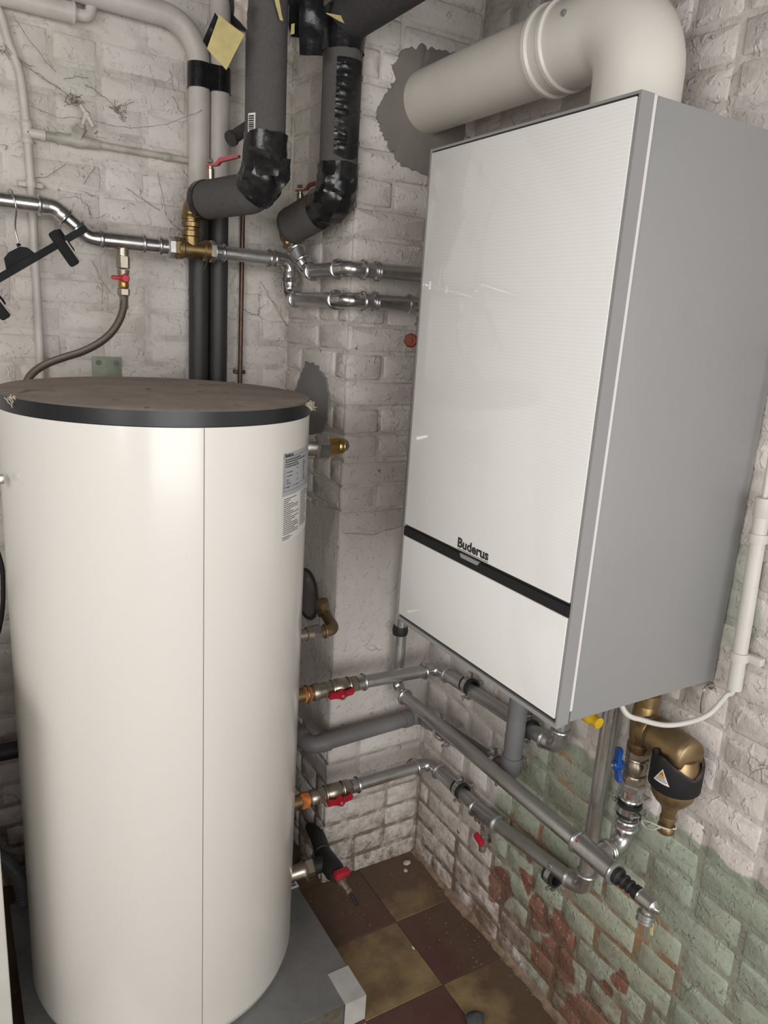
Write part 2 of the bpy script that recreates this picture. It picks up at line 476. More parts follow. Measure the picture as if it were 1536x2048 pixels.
# ---- bricks: shared meshes, one object each
PITCH = .0615; BH = .0558
def brick_mesh(l, seed):
    rnd = random.Random(seed)
    h = BH / 2; a = l / 2; c = .0035
    out = [(-a + c, -h), (0, -h), (a - c, -h), (a, -h + c), (a, h - c), (a - c, h), (0, h), (-a + c, h), (-a, h - c), (-a, -h + c)]
    out = [(u + rnd.uniform(-.0016, .0016), z + rnd.uniform(-.0016, .0016)) for u, z in out]
    n = len(out); ins = .0062
    vs_ = [(u, .010, z) for u, z in out] + [(u, .0042, z) for u, z in out]
    vs_ += [(u - math.copysign(ins, u) if abs(u) > .001 else u, rnd.uniform(-.0016, .0016), z - math.copysign(ins, z)) for u, z in out]
    vs_.append((rnd.uniform(-.02, .02) * l / .18, rnd.uniform(-.002, .0012), rnd.uniform(-.008, .008)))
    fs_ = []
    for r in range(2):
        for i in range(n):
            j = (i + 1) % n
            fs_.append((r * n + i, r * n + j, (r + 1) * n + j, (r + 1) * n + i))
    for i in range(n): fs_.append((2 * n + i, 2 * n + (i + 1) % n, 3 * n))
    return vs_, fs_
LONG = []; SHORT = []
for k in range(8):
    for lst, l in ((LONG, .180), (SHORT, .086)):
        v_, f_ = brick_mesh(l, k * 2 + (l > .1))
        me = bpy.data.meshes.new('brick'); me.from_pydata(v_, [], f_)
        for p in me.polygons: p.use_smooth = True
        me.materials.append(M_WALL); lst.append((me, v_, f_))

def lay(wall, origin, theta, length, z1, seed, single, row0=0):
    """courses of bricks along local +X from origin; single(u0,u1,z) says whether a brick is an object of its own"""
    rnd = random.Random(seed); loose = MB()
    rot = Matrix.Rotation(theta, 3, 'Z'); o = Vector(origin)
    k0 = int(1.22 / PITCH); z00 = 1.22 - k0 * PITCH
    k = -1
    while True:
        zb = z00 + k * PITCH + (PITCH - BH) / 2; zc = zb + BH / 2
        if zc > z1: break
        k += 1
        if zc < .02: continue
        u = 0.0
        hdr = (k + row0) % 2 == 0
        first = True
        while u < length - .012:
            if hdr: L = .095 if rnd.random() < .72 else .19
            else: L = .19 if rnd.random() < .82 else .095
            if first: L *= rnd.choice((1, 1, .5)) if not hdr else 1; first = False
            L = min(L, length - u)
            if length - u - L < .03: L = length - u
            lib = LONG if L > .12 else SHORT
            nom = .180 if L > .12 else .086
            gap = .0075 if u + L < length - 1e-4 else .002
            me, v_, f_ = lib[rnd.randrange(8)]
            sx = (L - gap) / nom; uc = u + (L - gap) / 2
            flip = rnd.random() < .5
            dz = rnd.uniform(-.0018, .0018)
            if single(u, u + L, zc):
                b = bpy.data.objects.new('brick', me); COL.objects.link(b)
                b.parent = wall
                b.location = o + rot @ Vector((uc, rnd.uniform(-.001, .0008), 0)) + Vector((0, 0, zc + dz))
                b.rotation_euler = (rnd.uniform(-.006, .006), 0 if not flip else 0, theta + rnd.uniform(-.003, .003))
                b.scale = (sx, 1, 1 + rnd.uniform(-.03, .02))
            else:
                loose.add([o + rot @ Vector((q[0] * sx + uc, q[1], 0)) + Vector((0, 0, zc + q[2])) for q in v_], f_)
            u += L
    if loose.v:
        b = obj('bricks', loose, M_WALL, wall, 60); b['kind'] = 'stuff'

lay(wall_right, (0, -.002, 0), -PI / 2, 2.2, 2.28, 3, lambda a, b, z: a < 1.12 and not (a > .42 and b < .80 and .96 < z < 1.74))
lay(wall_back, (-1.12, .35, 0), 0, .828, 2.28, 11, lambda a, b, z: True)
lay(wall_back, (-2.29, .35, 0), 0, 1.168, 2.28, 17, lambda a, b, z: False, 1)
lay(wall_pillar, (-.294, 0, 0), 0, .293, 2.28, 23, lambda a, b, z: True, 1)
lay(wall_pillar, (-.294, .348, 0), -PI / 2, .337, 2.28, 31, lambda a, b, z: True)

# ---- rough outlines: mortar and plaster patches lying on the brickwork
def patch(name, parent, pts, nrm, thick, m, jag=.006, seed=1, sub=10, label=None):
    rnd = random.Random(seed); pts = [Vector(q) for q in pts]; nrm = Vector(nrm)
    c = sum(pts, Vector()) / len(pts); ring = []; base = []
    n = len(pts)
    for i in range(n):
        a, b = pts[i], pts[(i + 1) % n]
        for k in range(sub):
            p = a.lerp(b, k / sub); base.append(p)
            ring.append(p + (p - c).normalized() * jag * (1.1 * mnoise.noise(p * 60 + Vector((seed, 0, 0))) + .7 * mnoise.noise(p * 220 + Vector((0, seed, 0))) + rnd.uniform(-.15, .15)))
    mb = MB(); N = len(ring)
    vs_ = [q - nrm * .006 for q in ring] + [q + nrm * thick * .5 for q in ring]
    vs_ += [c + (q - c) * .985 + nrm * thick for q in ring] + [c + (q - c) * .5 + nrm * thick for q in base] + [c + nrm * thick]
    fs_ = []
    for r in range(3):
        for i in range(N):
            j = (i + 1) % N
            fs_.append((r * N + i, r * N + j, (r + 1) * N + j, (r + 1) * N + i))
    for i in range(N): fs_.append((3 * N + i, 3 * N + (i + 1) % N, 4 * N))
    mb.add(vs_, fs_)
    return obj(name, mb, m, parent, 50, label)
patch('mortar_patch', wall_pillar, [(-0.2056, 0.0000, 2.0295), (-0.1483, 0.0000, 2.0475), (-0.0766, 0.0000, 2.0477), (-.03, 0, 2.05), (-.03, 0, 1.80), (-0.1158, 0.0000, 1.7966), (-0.1913, 0.0000, 1.8058), (-0.2256, 0.0000, 1.8421), (-0.2435, 0.0000, 1.8664), (-0.2596, 0.0000, 1.8867), (-0.2388, 0.0000, 1.9362), (-0.2167, 0.0000, 1.9689), (-0.2246, 0.0000, 1.9909)],
      (0, -1, 0), .004, M_CEMENT, .009, 3, label='grey cement ring around the flue pipe')
patch('mortar_patch', wall_pillar, [(-0.2940, 0.2245, 1.3697), (-0.2940, 0.1433, 1.3604), (-0.2940, 0.0997, 1.3324), (-0.2940, 0.0821, 1.2896), (-0.2940, 0.0868, 1.2296), (-0.2940, 0.1276, 1.1966), (-0.2940, 0.2072, 1.1735), (-0.2940, 0.2615, 1.2298), (-0.2940, 0.2845, 1.2786), (-0.2940, 0.2566, 1.3197)],
      (-1, 0, 0), .004, M_CEMENTD, .006, 5, label='smooth grey cement patch behind the tank lid')
patch('plaster_patch', wall_pillar, [(-.294, 0, .985), (-.2, 0, .972), (-.1, 0, .99), (-.004, 0, .97), (-.004, 0, .60), (-.004, 0, .435), (-.1, 0, .445), (-.2, 0, .43), (-.294, 0, .44), (-.294, 0, .7)],
      (0, -1, 0), .0035, M_WALL, .003, 8, label='cracked white plaster over the bricks')
patch('plaster_patch', wall_pillar, [(-.294, .0, 1.04), (-.294, .15, 1.02), (-.294, .33, 1.05), (-.294, .33, .7), (-.294, .33, .42), (-.294, .2, .40), (-.294, .0, .43), (-.294, .0, .7)],
      (-1, 0, 0), .003, M_WALL, .004, 9, label='rough plaster on the shaded side')
# round capped hole in the shaded side of the pillar
hc = Vector((-0.2940, 0.1563, 0.7750))
cap = obj('hole_cap', MB().lathe([(0, .060), (.004, .060), (.0065, .056), (.007, .0)], hc + Vector((.002, 0, 0)), (-1, 0, 0), 28), M_GREENDISC, wall_pillar, label='dusty round cap over a hole')
obj('rim', MB().ring(hc + Vector((-.003, 0, 0)), (1, 0, 0), .064, .005, 32), M_GAP, cap)
obj('screw', MB().lathe([(0, .006), (.004, .005), (.005, .0)], hc + Vector((-.004, .0, .042)), (-1, 0, 0), 12), M_CEMENTD, cap)

# ---- floor tiles, each its own part
for i in range(-8, 1):
    for j in range(-7, 3):
        x0, x1 = -.183 + .205 * i, -.183 + .205 * (i + 1)
        y0, y1 = -.205 + .207 * j, -.205 + .207 * (j + 1)
        x1 = min(x1, .001); y1 = min(y1, .35)
        if y1 - y0 < .02: continue
        dz = random.uniform(-.0008, .0006)
        mb = MB(); g = .0007; c = .0008
        mb.add([(x0 + g, y0 + g, -.012), (x1 - g, y0 + g, -.012), (x1 - g, y1 - g, -.012), (x0 + g, y1 - g, -.012),
                (x0 + g, y0 + g, -.0015 + dz), (x1 - g, y0 + g, -.0015 + dz), (x1 - g, y1 - g, -.0015 + dz), (x0 + g, y1 - g, -.0015 + dz),
                (x0 + g + c, y0 + g + c, dz), (x1 - g - c, y0 + g + c, dz), (x1 - g - c, y1 - g - c, dz), (x0 + g + c, y1 - g - c, dz)],
               [(0, 1, 5, 4), (1, 2, 6, 5), (2, 3, 7, 6), (3, 0, 4, 7), (4, 5, 9, 8), (5, 6, 10, 9), (6, 7, 11, 10), (7, 4, 8, 11), (8, 9, 10, 11)])
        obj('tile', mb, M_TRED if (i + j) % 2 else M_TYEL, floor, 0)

# ================================================================== tank on its plinth
TC = Vector((-.7335, -.096, 0)); TR = .275
tank = thing('water_tank', TC + Vector((0, 0, .065)), 'tall white cylindrical hot water tank with a dusty black lid, on the zinc plinth', 'water tank')
prof = [(.068, .20), (.070, .235), (.078, .256), (.092, .269), (.112, TR), (1.2985, TR)]
obj('body', MB().lathe(prof, TC, (0, 0, 1), 128), M_TANK, tank)
obj('lid', MB().lathe([(1.299, .268), (1.300, .2762), (1.3235, .2762), (1.3265, .2735), (1.3275, .265), (1.331, .15), (1.332, .0)], TC, (0, 0, 1), 128), M_LID, tank, 30, label='black lid thick with grey dust')
def on_tank(a, z, d=.0): return Vector((TC.x + (TR + d) * math.cos(a), TC.y + (TR + d) * math.sin(a), z))
def cyl_patch(mb, c, r, a0, a1, lo, hi, n=10):
    vs_ = []; fs_ = []
    for k in range(n + 1):
        t = k / n; a = a0 + (a1 - a0) * t
        for zf in (lo, hi):
            zz = zf(t) if callable(zf) else zf
            vs_.append((c[0] + r * math.cos(a), c[1] + r * math.sin(a), zz))
    for k in range(n): fs_.append((2 * k, 2 * k + 2, 2 * k + 3, 2 * k + 1))
    return mb.add(vs_, fs_)
sa = math.atan2(-.371 + .096, -.738 + .7335)
obj('seam', cyl_patch(MB(), TC, TR + .0004, sa - .0018, sa + .0018, .115, 1.298, 2), M_INKG, tank)
# rating label: grey upper half, white lower half
la = math.atan2(-.327 + .096, -.585 + .7335); lb = la + .52
def zl(t): return 1.243
lbl = obj('rating_label', cyl_patch(MB(), TC, TR + .0005, la, lb, 1.167, 1.244, 14), M_PAPERG, tank, label='grey printed rating label')
lw = obj('instruction_label', cyl_patch(MB(), TC, TR + .0005, la, lb, 1.083, 1.167, 14), M_PAPERW, tank, label='white printed instruction label')
rnd = random.Random(5)
ink = MB()
for (z0, a0, ww) in [(1.231, .02, .22), (1.227, .02, .30), (1.2225, .02, .17), (1.2185, .02, .17)]:
    u = a0
    while u < a0 + ww:
        q = rnd.uniform(.012, .03); cyl_patch(ink, TC, TR + .0009, la + u, la + u + q, z0, z0 + .0022, 2); u += q + .004
for k in range(11):
    z0 = 1.212 - k * .0034
    cyl_patch(ink, TC, TR + .0009, la + .015, la + .023, z0, z0 + .0014, 1)
    if k in (1, 3, 5, 6, 7, 9): cyl_patch(ink, TC, TR + .0009, la + .04, la + rnd.uniform(.06, .12), z0, z0 + .0015, 2)
    cyl_patch(ink, TC, TR + .0009, la + .30, la + rnd.uniform(.32, .36), z0 + .008, z0 + .0096, 2)
    if k % 3 == 0: cyl_patch(ink, TC, TR + .0009, la + .18, la + .20, z0, z0 + .0014, 1)
for z0 in (1.1755, 1.183, 1.2365): cyl_patch(ink, TC, TR + .0009, la, la + .45, z0, z0 + .0006, 12)
obj('print', ink, M_INKG, lbl)
ink = MB()
for k in range(19):
    z0 = 1.161 - k * .0036
    if k in (1, 2, 6, 9, 12): 
        cyl_patch(ink, TC, TR + .0009, la + .015, la + rnd.uniform(.07, .13), z0, z0 + .0013, 3)
    else: cyl_patch(ink, TC, TR + .0009, la + .015, la + rnd.uniform(.14, .24), z0, z0 + .0013, 5)
    cyl_patch(ink, TC, TR + .0009, la + .265, la + rnd.uniform(.38, .50), z0 + .002, z0 + .0033, 5)
for k in range(3): cyl_patch(ink, TC, TR + .0009, la + .01, la + .10 + .04 * (k == 1), 1.0915 - k * .0026, 1.0926 - k * .0026, 4)
obj('print', ink, M_INKG, lw)

def text_mb(body, size, bold=0.0, extrude=0.0):
    cu = bpy.data.curves.new('txt', 'FONT'); cu.body = body; cu.size = size; cu.offset = bold; cu.extrude = extrude; cu.resolution_u = 4
    ob = bpy.data.objects.new('txt', cu); COL.objects.link(ob)
    dg = bpy.context.evaluated_depsgraph_get(); dg.update()
    me = bpy.data.meshes.new_from_object(ob.evaluated_get(dg))
    mb = MB(); mb.v = [v.co.copy() for v in me.vertices]; mb.f = [tuple(p.vertices) for p in me.polygons]
    bpy.data.objects.remove(ob); bpy.data.curves.remove(cu); bpy.data.meshes.remove(me)
    return mb
tx = text_mb('Buderus', .0085, .0002)
tx.v = [on_tank(la + .015 + q.x / TR, 1.2375 + q.y, .001) for q in tx.v]
obj('lettering', tx, M_INK, lbl, 0)

# small screw fitting on the far left of the tank
obj('side_bracket', MB().box((-1.0135, -0.1700, 1.1889), (.012, .02, .014), None, .002), M_FIT, tank)

plinth = thing('zinc_plinth', (-.70, -.10, 0), 'low galvanised sheet metal plinth box under the white tank', 'plinth')
pb = MB().bb((-1.03, -.402, .001), (-.392, .20, .062)); obj('carcass', pb, M_ZSHEET, plinth)
pt = MB().box((-.711, -.101, .0635), (.642, .606, .003), None, .0012); obj('top_sheet', pt, M_ZSHEET, plinth)
def corner_label(c, label):
    mb = MB()
    mb.box((c[0] - .024, c[1] + .040 * (1 if c[1] < -.2 else -1), .0656), (.050, .085, .0012))
    mb.box((c[0] + .0016, c[1] + .040 * (1 if c[1] < -.2 else -1), .034), (.0012, .085, .064))
    if c[1] < -.2: mb.box((c[0] - .0235, c[1] - .0022, .034), (.051, .0012, .064))
    o = obj('corner_sticker', mb, M_STICK, plinth, 0, label)
    return o
cs = corner_label((-.390, -.404), 'white corner sticker with a few black marks')
mk = MB()
for z0 in (.048, .022): mk.box((-.3880, -.388, z0), (.0006, .006, .007)); mk.box((-.3880, -.376, z0 - .002), (.0006, .003, .004))
mk.box((-.3880, -.37, .012), (.0006, .004, .004))
obj('print', mk, M_INK, cs, 0)
rl = obj('edge_sticker', MB().box((-.402, -.028, .0657), (.03, .045, .0012)), M_PAPERW, plinth, 0, 'small white sticker with black bars')
mk = MB()
for k in range(4): mk.box((-.402, -.042 + k * .008, .0665), (.02, .0035 - .0005 * k, .0006))
obj('print', mk, M_INK, rl, 0)

# ================================================================== boiler
BX, BY0, BY1, BZ0, BZ1 = -.3616, -.378, -.818, .9275, 1.7555
boiler = thing('wall_boiler', (-.18, -.598, BZ0), 'silver grey wall hung gas boiler with white ribbed glass front, on the right wall', 'boiler')
obj('casing', MB().bb((-.3345, BY0 - .0015, BZ0 + .001), (-.004, BY1 + .0012, BZ1), .002), M_SILVER, boiler)
obj('edge_strip', MB().bb((-.3385, BY0 - .001, BZ0 + .02), (-.3335, BY1, BZ1 - .0015)), M_GLINE, boiler, 0, 'pale line between door frame and side panel')
fm = MB()
fm.bb((BX + .0005, BY1, BZ0), (-.3385, BY1 + .0035, BZ1)); fm.bb((BX + .0005, BY0 - .0035, BZ0), (-.3385, BY0, BZ1))
fm.bb((BX + .0005, BY1 + .0035, BZ1 - .0035), (-.3385, BY0 - .0035, BZ1)); fm.bb((BX + .0005, BY1 + .0035, BZ0), (-.3385, BY0 - .0035, BZ0 + .004))
obj('door_frame', fm, M_SILVER, boiler, 0)
obj('door_gap', MB().bb((BX + .005, BY1 + .0035, BZ0 + .004), (-.340, BY0 - .0035, BZ1 - .0035)), M_GAP, boiler, 0)
obj('upper_glass', MB().bb((BX - .0006, BY1 + .0058, 1.1155), (BX + .0048, BY0 - .0052, BZ1 - .0060), .0012), M_GLASS, boiler)
obj('lower_glass', MB().bb((BX - .0006, BY1 + .0058, BZ0 + .0105), (BX + .0048, BY0 - .0052, 1.0935), .0012), M_GLASS, boiler)
strip = obj('handle_strip', MB().bb((BX - .0012, BY1 + .0045, 1.0945), (BX + .004, BY0 - .0045, 1.1110), .001), M_BLACKP, boiler)
obj('latch_tab', MB().prism([(BX - .0032, -.560, 1.1125), (BX - .0032, -.612, 1.1125), (BX - .0032, -.608, 1.1060), (BX - .0032, -.564, 1.1060)], (.004, 0, 0)), M_SILVER, strip, 0, 'grey latch tab')
obj('bottom_rail', MB().bb((BX + .001, BY1 + .001, BZ0 - .004), (BX + .018, BY0 - .001, BZ0 + .003), .001), M_SILVER, boiler)
lt = text_mb('Buderus', .0213, .0007, .0001)
wd = max(q.x for q in lt.v)
sc_ = .083 / wd
lt.v = [Vector((BX - .0009 - q.z, -.5485 - q.x * sc_, 1.1212 + (q.y * 1.05))) for q in lt.v]
lt.bb((BX - .0012, -.5495, 1.1176), (BX - .0007, -.6315, 1.1184))
obj('lettering', lt, M_INK, boiler, 0, 'black printed maker name')
gk = thing('gas_cock', (-0.1600, -0.7070, 0.8357), 'yellow gas cock with a black cap just under the boiler', 'valve')
gp = Vector((-0.1600, -0.7070, 0.8357))
obj('body', MB().lathe([(0, .009), (.004, .0115), (.020, .0115), (.026, .009), (.030, .010), (.036, .010)], gp + V(0, .018, 0), (0, -1, 0), 16).tube([gp + V(0, .006, .005), gp + V(0, .006, .09)], .009), M_YEL, gk)
obj('cap', MB().lathe([(0, .0), (.003, .008), (.024, .0105), (.028, .008)], gp + V(0, .046, 0), (0, -1, 0), 16), M_RUBBER, gk)

# ---- flue: elbow on the boiler, tube to the pillar
FX, FZ, FR = -.138, 1.943, .0635
flue = thing('flue_pipe', (FX, -.598, BZ1), 'wide white flue pipe bending from the boiler top into the pillar', 'flue pipe')
obj('tube', MB().tube([(FX + .006, .012, FZ), (FX, -.47, FZ)], FR, 48), M_FLUE, flue)
obj('elbow', MB().tube([(FX, -.405, FZ), (FX, -.45, FZ)] + arc((FX, -.3, FZ), (FX, -.598, FZ), (FX, -.598, 1.7), .085, 14) + [(FX, -.598, 1.775)], FR + .004, 48), M_FLUE, flue)
obj('collar', MB().lathe([(0, FR), (.001, FR + .0095), (.009, FR + .0095), (.012, FR + .005), (.034, FR + .005), (.037, FR + .0085), (.044, FR + .0085), (.047, FR + .003)], (FX, -.396, FZ), (0, -1, 0), 48, False), M_FLUE, flue)
obj('base_collar', MB().lathe([(0, FR + .012), (.012, FR + .0115), (.026, FR + .009), (.03, FR + .003)], (FX, -.598, BZ1 - .001), (0, 0, 1), 48), M_FLUE, flue)
sp_ = Vector((FX - .0655, -.49, FZ + .018)); 
obj('screw', MB().lathe([(0, .0052), (.003, .005), (.004, .003)], sp_, (-1, -.1, .2), 14), M_CEMENTD, flue)
fp = thing('flue_bracket', (-.12, -.40, BZ1), 'small grey bracket on the boiler top beneath the flue tube', 'bracket')
obj('plate', MB().bb((-.31, -.44, BZ1), (-.20, -.385, BZ1 + .003)), M_SILVER, fp, 0)
obj('post', MB().bb((-.27, -.435, BZ1 + .003), (-.262, -.39, BZ1 + .03)), M_CEMENTD, fp, 0)

# ================================================================== pipework helpers
def frame(fwd, up):
    f = Vector(fwd).normalized(); u = Vector(up); u = (u - f * u.dot(f)).normalized(); s = u.cross(f)
    return Matrix((f, s, u)).transposed()              # local x = fwd, z = up

def elbow_mb(a, p, b, R, r, sock=.020, beads=True):
    A = arc(a, p, b, R, 8); d1 = (Vector(p) - Vector(a)).normalized(); d2 = (Vector(b) - Vector(p)).normalized()
    R1 = 1.14 * r
    path = [A[0] - d1 * sock, A[0] - d1 * .004, A[0]] + A[1:-1] + [A[-1], A[-1] + d2 * .004, A[-1] + d2 * sock]
    rad = [R1, R1] + [r * 1.05] * len(A) + [R1, R1]
    mb = MB().tube(path, rad, 20)
    if beads:
        mb.ring(A[0] - d1 * (sock - .003), d1, R1, .0038, 24); mb.ring(A[-1] + d2 * (sock - .003), d2, R1, .0038, 24)
    return mb, A[0] - d1 * sock, A[-1] + d2 * sock

def run(root, pts, r, R, pm, fm, sock=.020, pipe='pipe', fit='elbow', beads=True):
    pts = [Vector(q) for q in pts]; s0 = pts[0]
    for i in range(1, len(pts) - 1):
        mb, e1, e2 = elbow_mb(pts[i - 1], pts[i], pts[i + 1], R, r, sock, beads)
        obj(fit, mb, fm, root)
        if (e1 - s0).dot((pts[i] - pts[i - 1]).normalized()) > .001:
            d = (e1 - s0).normalized(); obj(pipe, MB().tube([s0, e1 + d * .012], r, 20), pm, root)
        s0 = e2
    if (pts[-1] - s0).length > .004:
        d = (pts[-1] - s0).normalized(); obj(pipe, MB().tube([s0 - d * .012, pts[-1]], r, 20), pm, root)

def sleeve(root, p, d, L, r, m, name='press_socket', beads=(1, 1), k=1.14, label=None):
    p = Vector(p); d = Vector(d).normalized()
    mb = MB().lathe([(0, r * 1.02), (.001, r * k), (L - .001, r * k), (L, r * 1.02)], p, d, 24)
    if beads[0]: mb.ring(p + d * .004, d, r * k, .0038, 24)
    if beads[1]: mb.ring(p + d * (L - .004), d, r * k, .0038, 24)
    return obj(name, mb, m, root, label=label)

def mark(root, p, n, r=.0022, m=None):
    n = Vector(n).normalized()
    return obj('red_mark', MB().lathe([(0, r), (.0006, r), (.0008, 0)], Vector(p), n, 12), m or M_RED, root)

def butterfly(root, c, stem, along, m, size=.05, name='handle', label=None):
    """two-winged valve handle: hub on the stem, wings up and down the pipe"""
    stem = Vector(stem).normalized(); c = Vector(c); F = frame(along, stem); s = size / .05
    mb = MB().lathe([(-.010 * s, .0075 * s), (.004 * s, .0075 * s), (.006 * s, .006 * s)], c, stem, 16)
    for sg, tilt in ((1, .25), (-1, -.25)):
        M = F @ Matrix.Rotation(tilt * .6, 3, 'Y')
        pts = [(sg * .004, -.0075), (sg * .014, -.0060), (sg * .024, -.0075), (sg * .0275, -.004), (sg * .0275, .004), (sg * .024, .0075), (sg * .014, .0060), (sg * .004, .0075)]
        mb.prism([c + M @ Vector((q[0] * s, q[1] * s, -.004 * s)) for q in pts], M @ Vector((0, 0, .0065 * s)))
    h = obj(name, mb, m, root, 35, label)
    obj('screw', MB().lathe([(0, .0034 * s), (.002 * s, .0034 * s), (.003 * s, .0015 * s)], c + stem * .006 * s, stem, 12), M_CHROME, h)
    return h

def ball_valve(root, p, d, L, r, m, name='ball_valve', label=None):
    p = Vector(p); d = Vector(d).normalized()
    mb = MB().hexnut(p, d, r * 1.28, L * .22)
    mb.lathe([(L * .18, r * 1.02), (L * .3, r * 1.05), (L * .38, r * 1.26), (L * .62, r * 1.26), (L * .70, r * 1.05), (L * .82, r * 1.02)], p, d, 24)
    mb.hexnut(p + d * L * .78, d, r * 1.28, L * .22)
    mb.ring(p + d * L * .24, d, r * 1.1, .003, 24); mb.ring(p + d * L * .75, d, r * 1.1, .003, 24)
    return obj(name, mb, m, root, 35, label)

def lever(root, c, stem, along, m, L=.055):
    """long lever handle of a ball valve with its nut"""
    c = Vector(c); stem = Vector(stem).normalized(); F = frame(along, stem)
    st = obj('valve_stem', MB().lathe([(-.03, .008), (0, .008), (.001, .006), (.006, .006)], c, stem, 14).hexnut(c + stem * .012, stem, .0065, .007), M_NICKEL, root)
    prof = [(-.008, .009), (.010, .009), (.016, .013), (.022, .020), (L, .026), (L + .004, .024), (L + .003, .020), (.024, .012), (.018, .006), (.010, .005), (-.008, .005)]
    mb = MB().prism([c + F @ Vector((q[0], -.0065, q[1])) for q in prof], F @ Vector((0, .013, 0)))
    o = obj('lever', mb, m, st, 35)
    return st

def clamp(p, d, r, wall, label, ears=(0, 0, 1), rubber=True, group='steel pipe clamps', m=None, name='pipe_clamp', ear=.012):
    """split ring round a pipe, screwed to the wall by a threaded rod"""
    p = Vector(p); d = Vector(d).normalized(); e = Vector(ears); e = (e - d * e.dot(d)).normalized()
    t = thing(name, p, label, 'pipe clamp', group)
    if rubber: obj('rubber_liner', MB().lathe([(-.0135, r + .0004), (-.0135, r + .0058), (.0135, r + .0058), (.0135, r + .0004), (-.0135, r + .0004)], p, d, 28, False), M_RUBBER, t)
    obj('band', MB().lathe([(-.0062, r + .0035), (-.0062, r + .0070), (.0062, r + .0070), (.0062, r + .0035), (-.0062, r + .0035)], p, d, 28, False), m or M_FIT, t)
    F = frame(d, e)
    for sg in (1, -1):
        c = p + e * sg * (r + ear); wd = Vector(wall)
        sd = (wd - e * wd.dot(e)); sd = sd.normalized()
        mb = MB()
        for q in (-1, 1): mb.box(c + sd * q * .0028, (.016, .0022, .015), frame(d, e) if abs(sd.dot(F.col[1])) > .5 else frame(sd, e) @ Matrix.Rotation(PI / 2, 3, 'Z'))
        er = obj('ear', mb, m or M_FIT, t, 0)
        obj('bolt', MB().tube([c - sd * .011, c + sd * .011], .0022, 10).lathe([(0, .0045), (.003, .0045), (.004, .003)], c - sd * .012, -sd, 12).hexnut(c + sd * .004, sd, .0045, .0035), M_FITD, er)
    wv = Vector(wall); wn = wv.normalized()
    obj('threaded_rod', MB().tube([p + wn * (r + .006), p + wv], .0038, 10).hexnut(p + wn * (r + .0062), wn, .0075, .006), M_FITD, t)
    return t

def hexnut(root, p, d, r, h, m, name='nut', label=None): return obj(name, MB().hexnut(p, d, r, h), m, root, 0, label)

PR = .0158
# ---- flow pipe of the tank coil: valve, along the pillar, along the wall, up into the boiler
A0 = (-0.4283, -0.1000, 0.6378); Ac = (-0.0381, -0.1000, 0.6303)
Ac = (-.045, -.1, Ac[2]); A0 = (-.460, -.1, A0[2]); Ae = (-0.0450, -0.5243, 0.6580)
pa = thing('tank_flow_pipe', (-.25, -.1, A0[2]), 'upper grey tank pipe with red handled valve, rounding the corner up into the boiler', 'pipe')
av0 = (-0.3675, -0.1000, 0.6387); av1 = (-0.2826, -0.1000, 0.6363)
obj('tank_nipple', MB().tube([A0, (av0[0] - .03, -.1, A0[2] - .0005)], .0165, 20).hexnut((A0[0] + .004, -.1, A0[2]), (1, 0, 0), .024, .016).ring((av0[0] - .045, -.1, A0[2]), (1, 0, 0), .0175, .004), M_BRASS, pa)
obj('thread_seal', MB().lathe([(0, .0165), (.002, .0188), (.010, .0195), (.016, .0185), (.018, .0165)], (-0.4208, -0.1000, 0.6374), (1, 0, 0), 20), M_HEMP, pa, label='orange thread sealing')
obj('reducer', MB().lathe([(0, .0185), (.006, .0205), (.014, .0205), (.016, .0175), (.030, .0175)], (av0[0] - .030, -.1, A0[2]), (1, 0, 0), 20), M_NICKEL, pa)
bv = ball_valve(pa, (av0[0], -.1, A0[2]), (1, 0, 0), av1[0] - av0[0], .0165, M_NICKEL)
butterfly(bv, (-0.3341, -0.1300, 0.6321), (.1, -1, -.45), (1, 0, .0), M_RED, .060)
sleeve(pa, (av1[0], -.1, A0[2]), (1, 0, 0), .024, PR, M_FIT, beads=(0, 1)); mark(pa, (av1[0] + .011, -.1175, A0[2] - .006), (0, -1, -.3))
run(pa, [(av1[0] + .02, -.1, A0[2]), Ac, (-.045, Ae[1] - .012, Ae[2] - .008), (-.045, Ae[1] - .012, BZ0 + .01)], PR, .026, M_GALV, M_FITD)

# ---- return pipe of the tank coil, lower
B0 = (-.460, -.1, (-0.4176, -0.1000, 0.3562)[2]); Bc = (-.045, -.1, (-0.0429, -0.1000, 0.3555)[2] + .002); Be = (-0.0480, -0.6566, 0.3928)
pb_ = thing('tank_return_pipe', (-.25, -.1, B0[2]), 'lower grey pipe with a red handled valve, from the tank low along the right wall', 'pipe')
bv0 = (-0.3725, -0.1000, 0.3519); bv1 = (-0.2820, -0.1000, 0.3498)
obj('tank_nipple', MB().tube([B0, (bv0[0] - .02, -.1, B0[2])], .0165, 20).hexnut((B0[0] + .004, -.1, B0[2]), (1, 0, 0), .024, .016), M_BRASS, pb_)
obj('thread_seal', MB().lathe([(0, .0165), (.002, .0190), (.012, .0198), (.02, .0188), (.022, .0165)], (bv0[0] - .045, -.1, B0[2]), (1, 0, 0), 20), M_HEMP, pb_, label='orange thread sealing')
obj('reducer', MB().lathe([(0, .0175), (.004, .0200), (.016, .0200), (.018, .0165), (.022, .0165)], (bv0[0] - .020, -.1, B0[2]), (1, 0, 0), 20), M_NICKEL, pb_)
bv = ball_valve(pb_, (bv0[0], -.1, B0[2]), (1, 0, 0), bv1[0] - bv0[0], .0165, M_NICKEL)
butterfly(bv, (-0.3223, -0.1300, 0.3448), (.1, -1, -.45), (1, 0, .0), M_RED, .062)
sleeve(pb_, (bv1[0], -.1, B0[2]), (1, 0, 0), .024, PR, M_FIT, beads=(0, 1))
bt = Vector((-0.0450, -0.3410, 0.3580))                         # tee of the drain cock
bz = Be[2] + .004
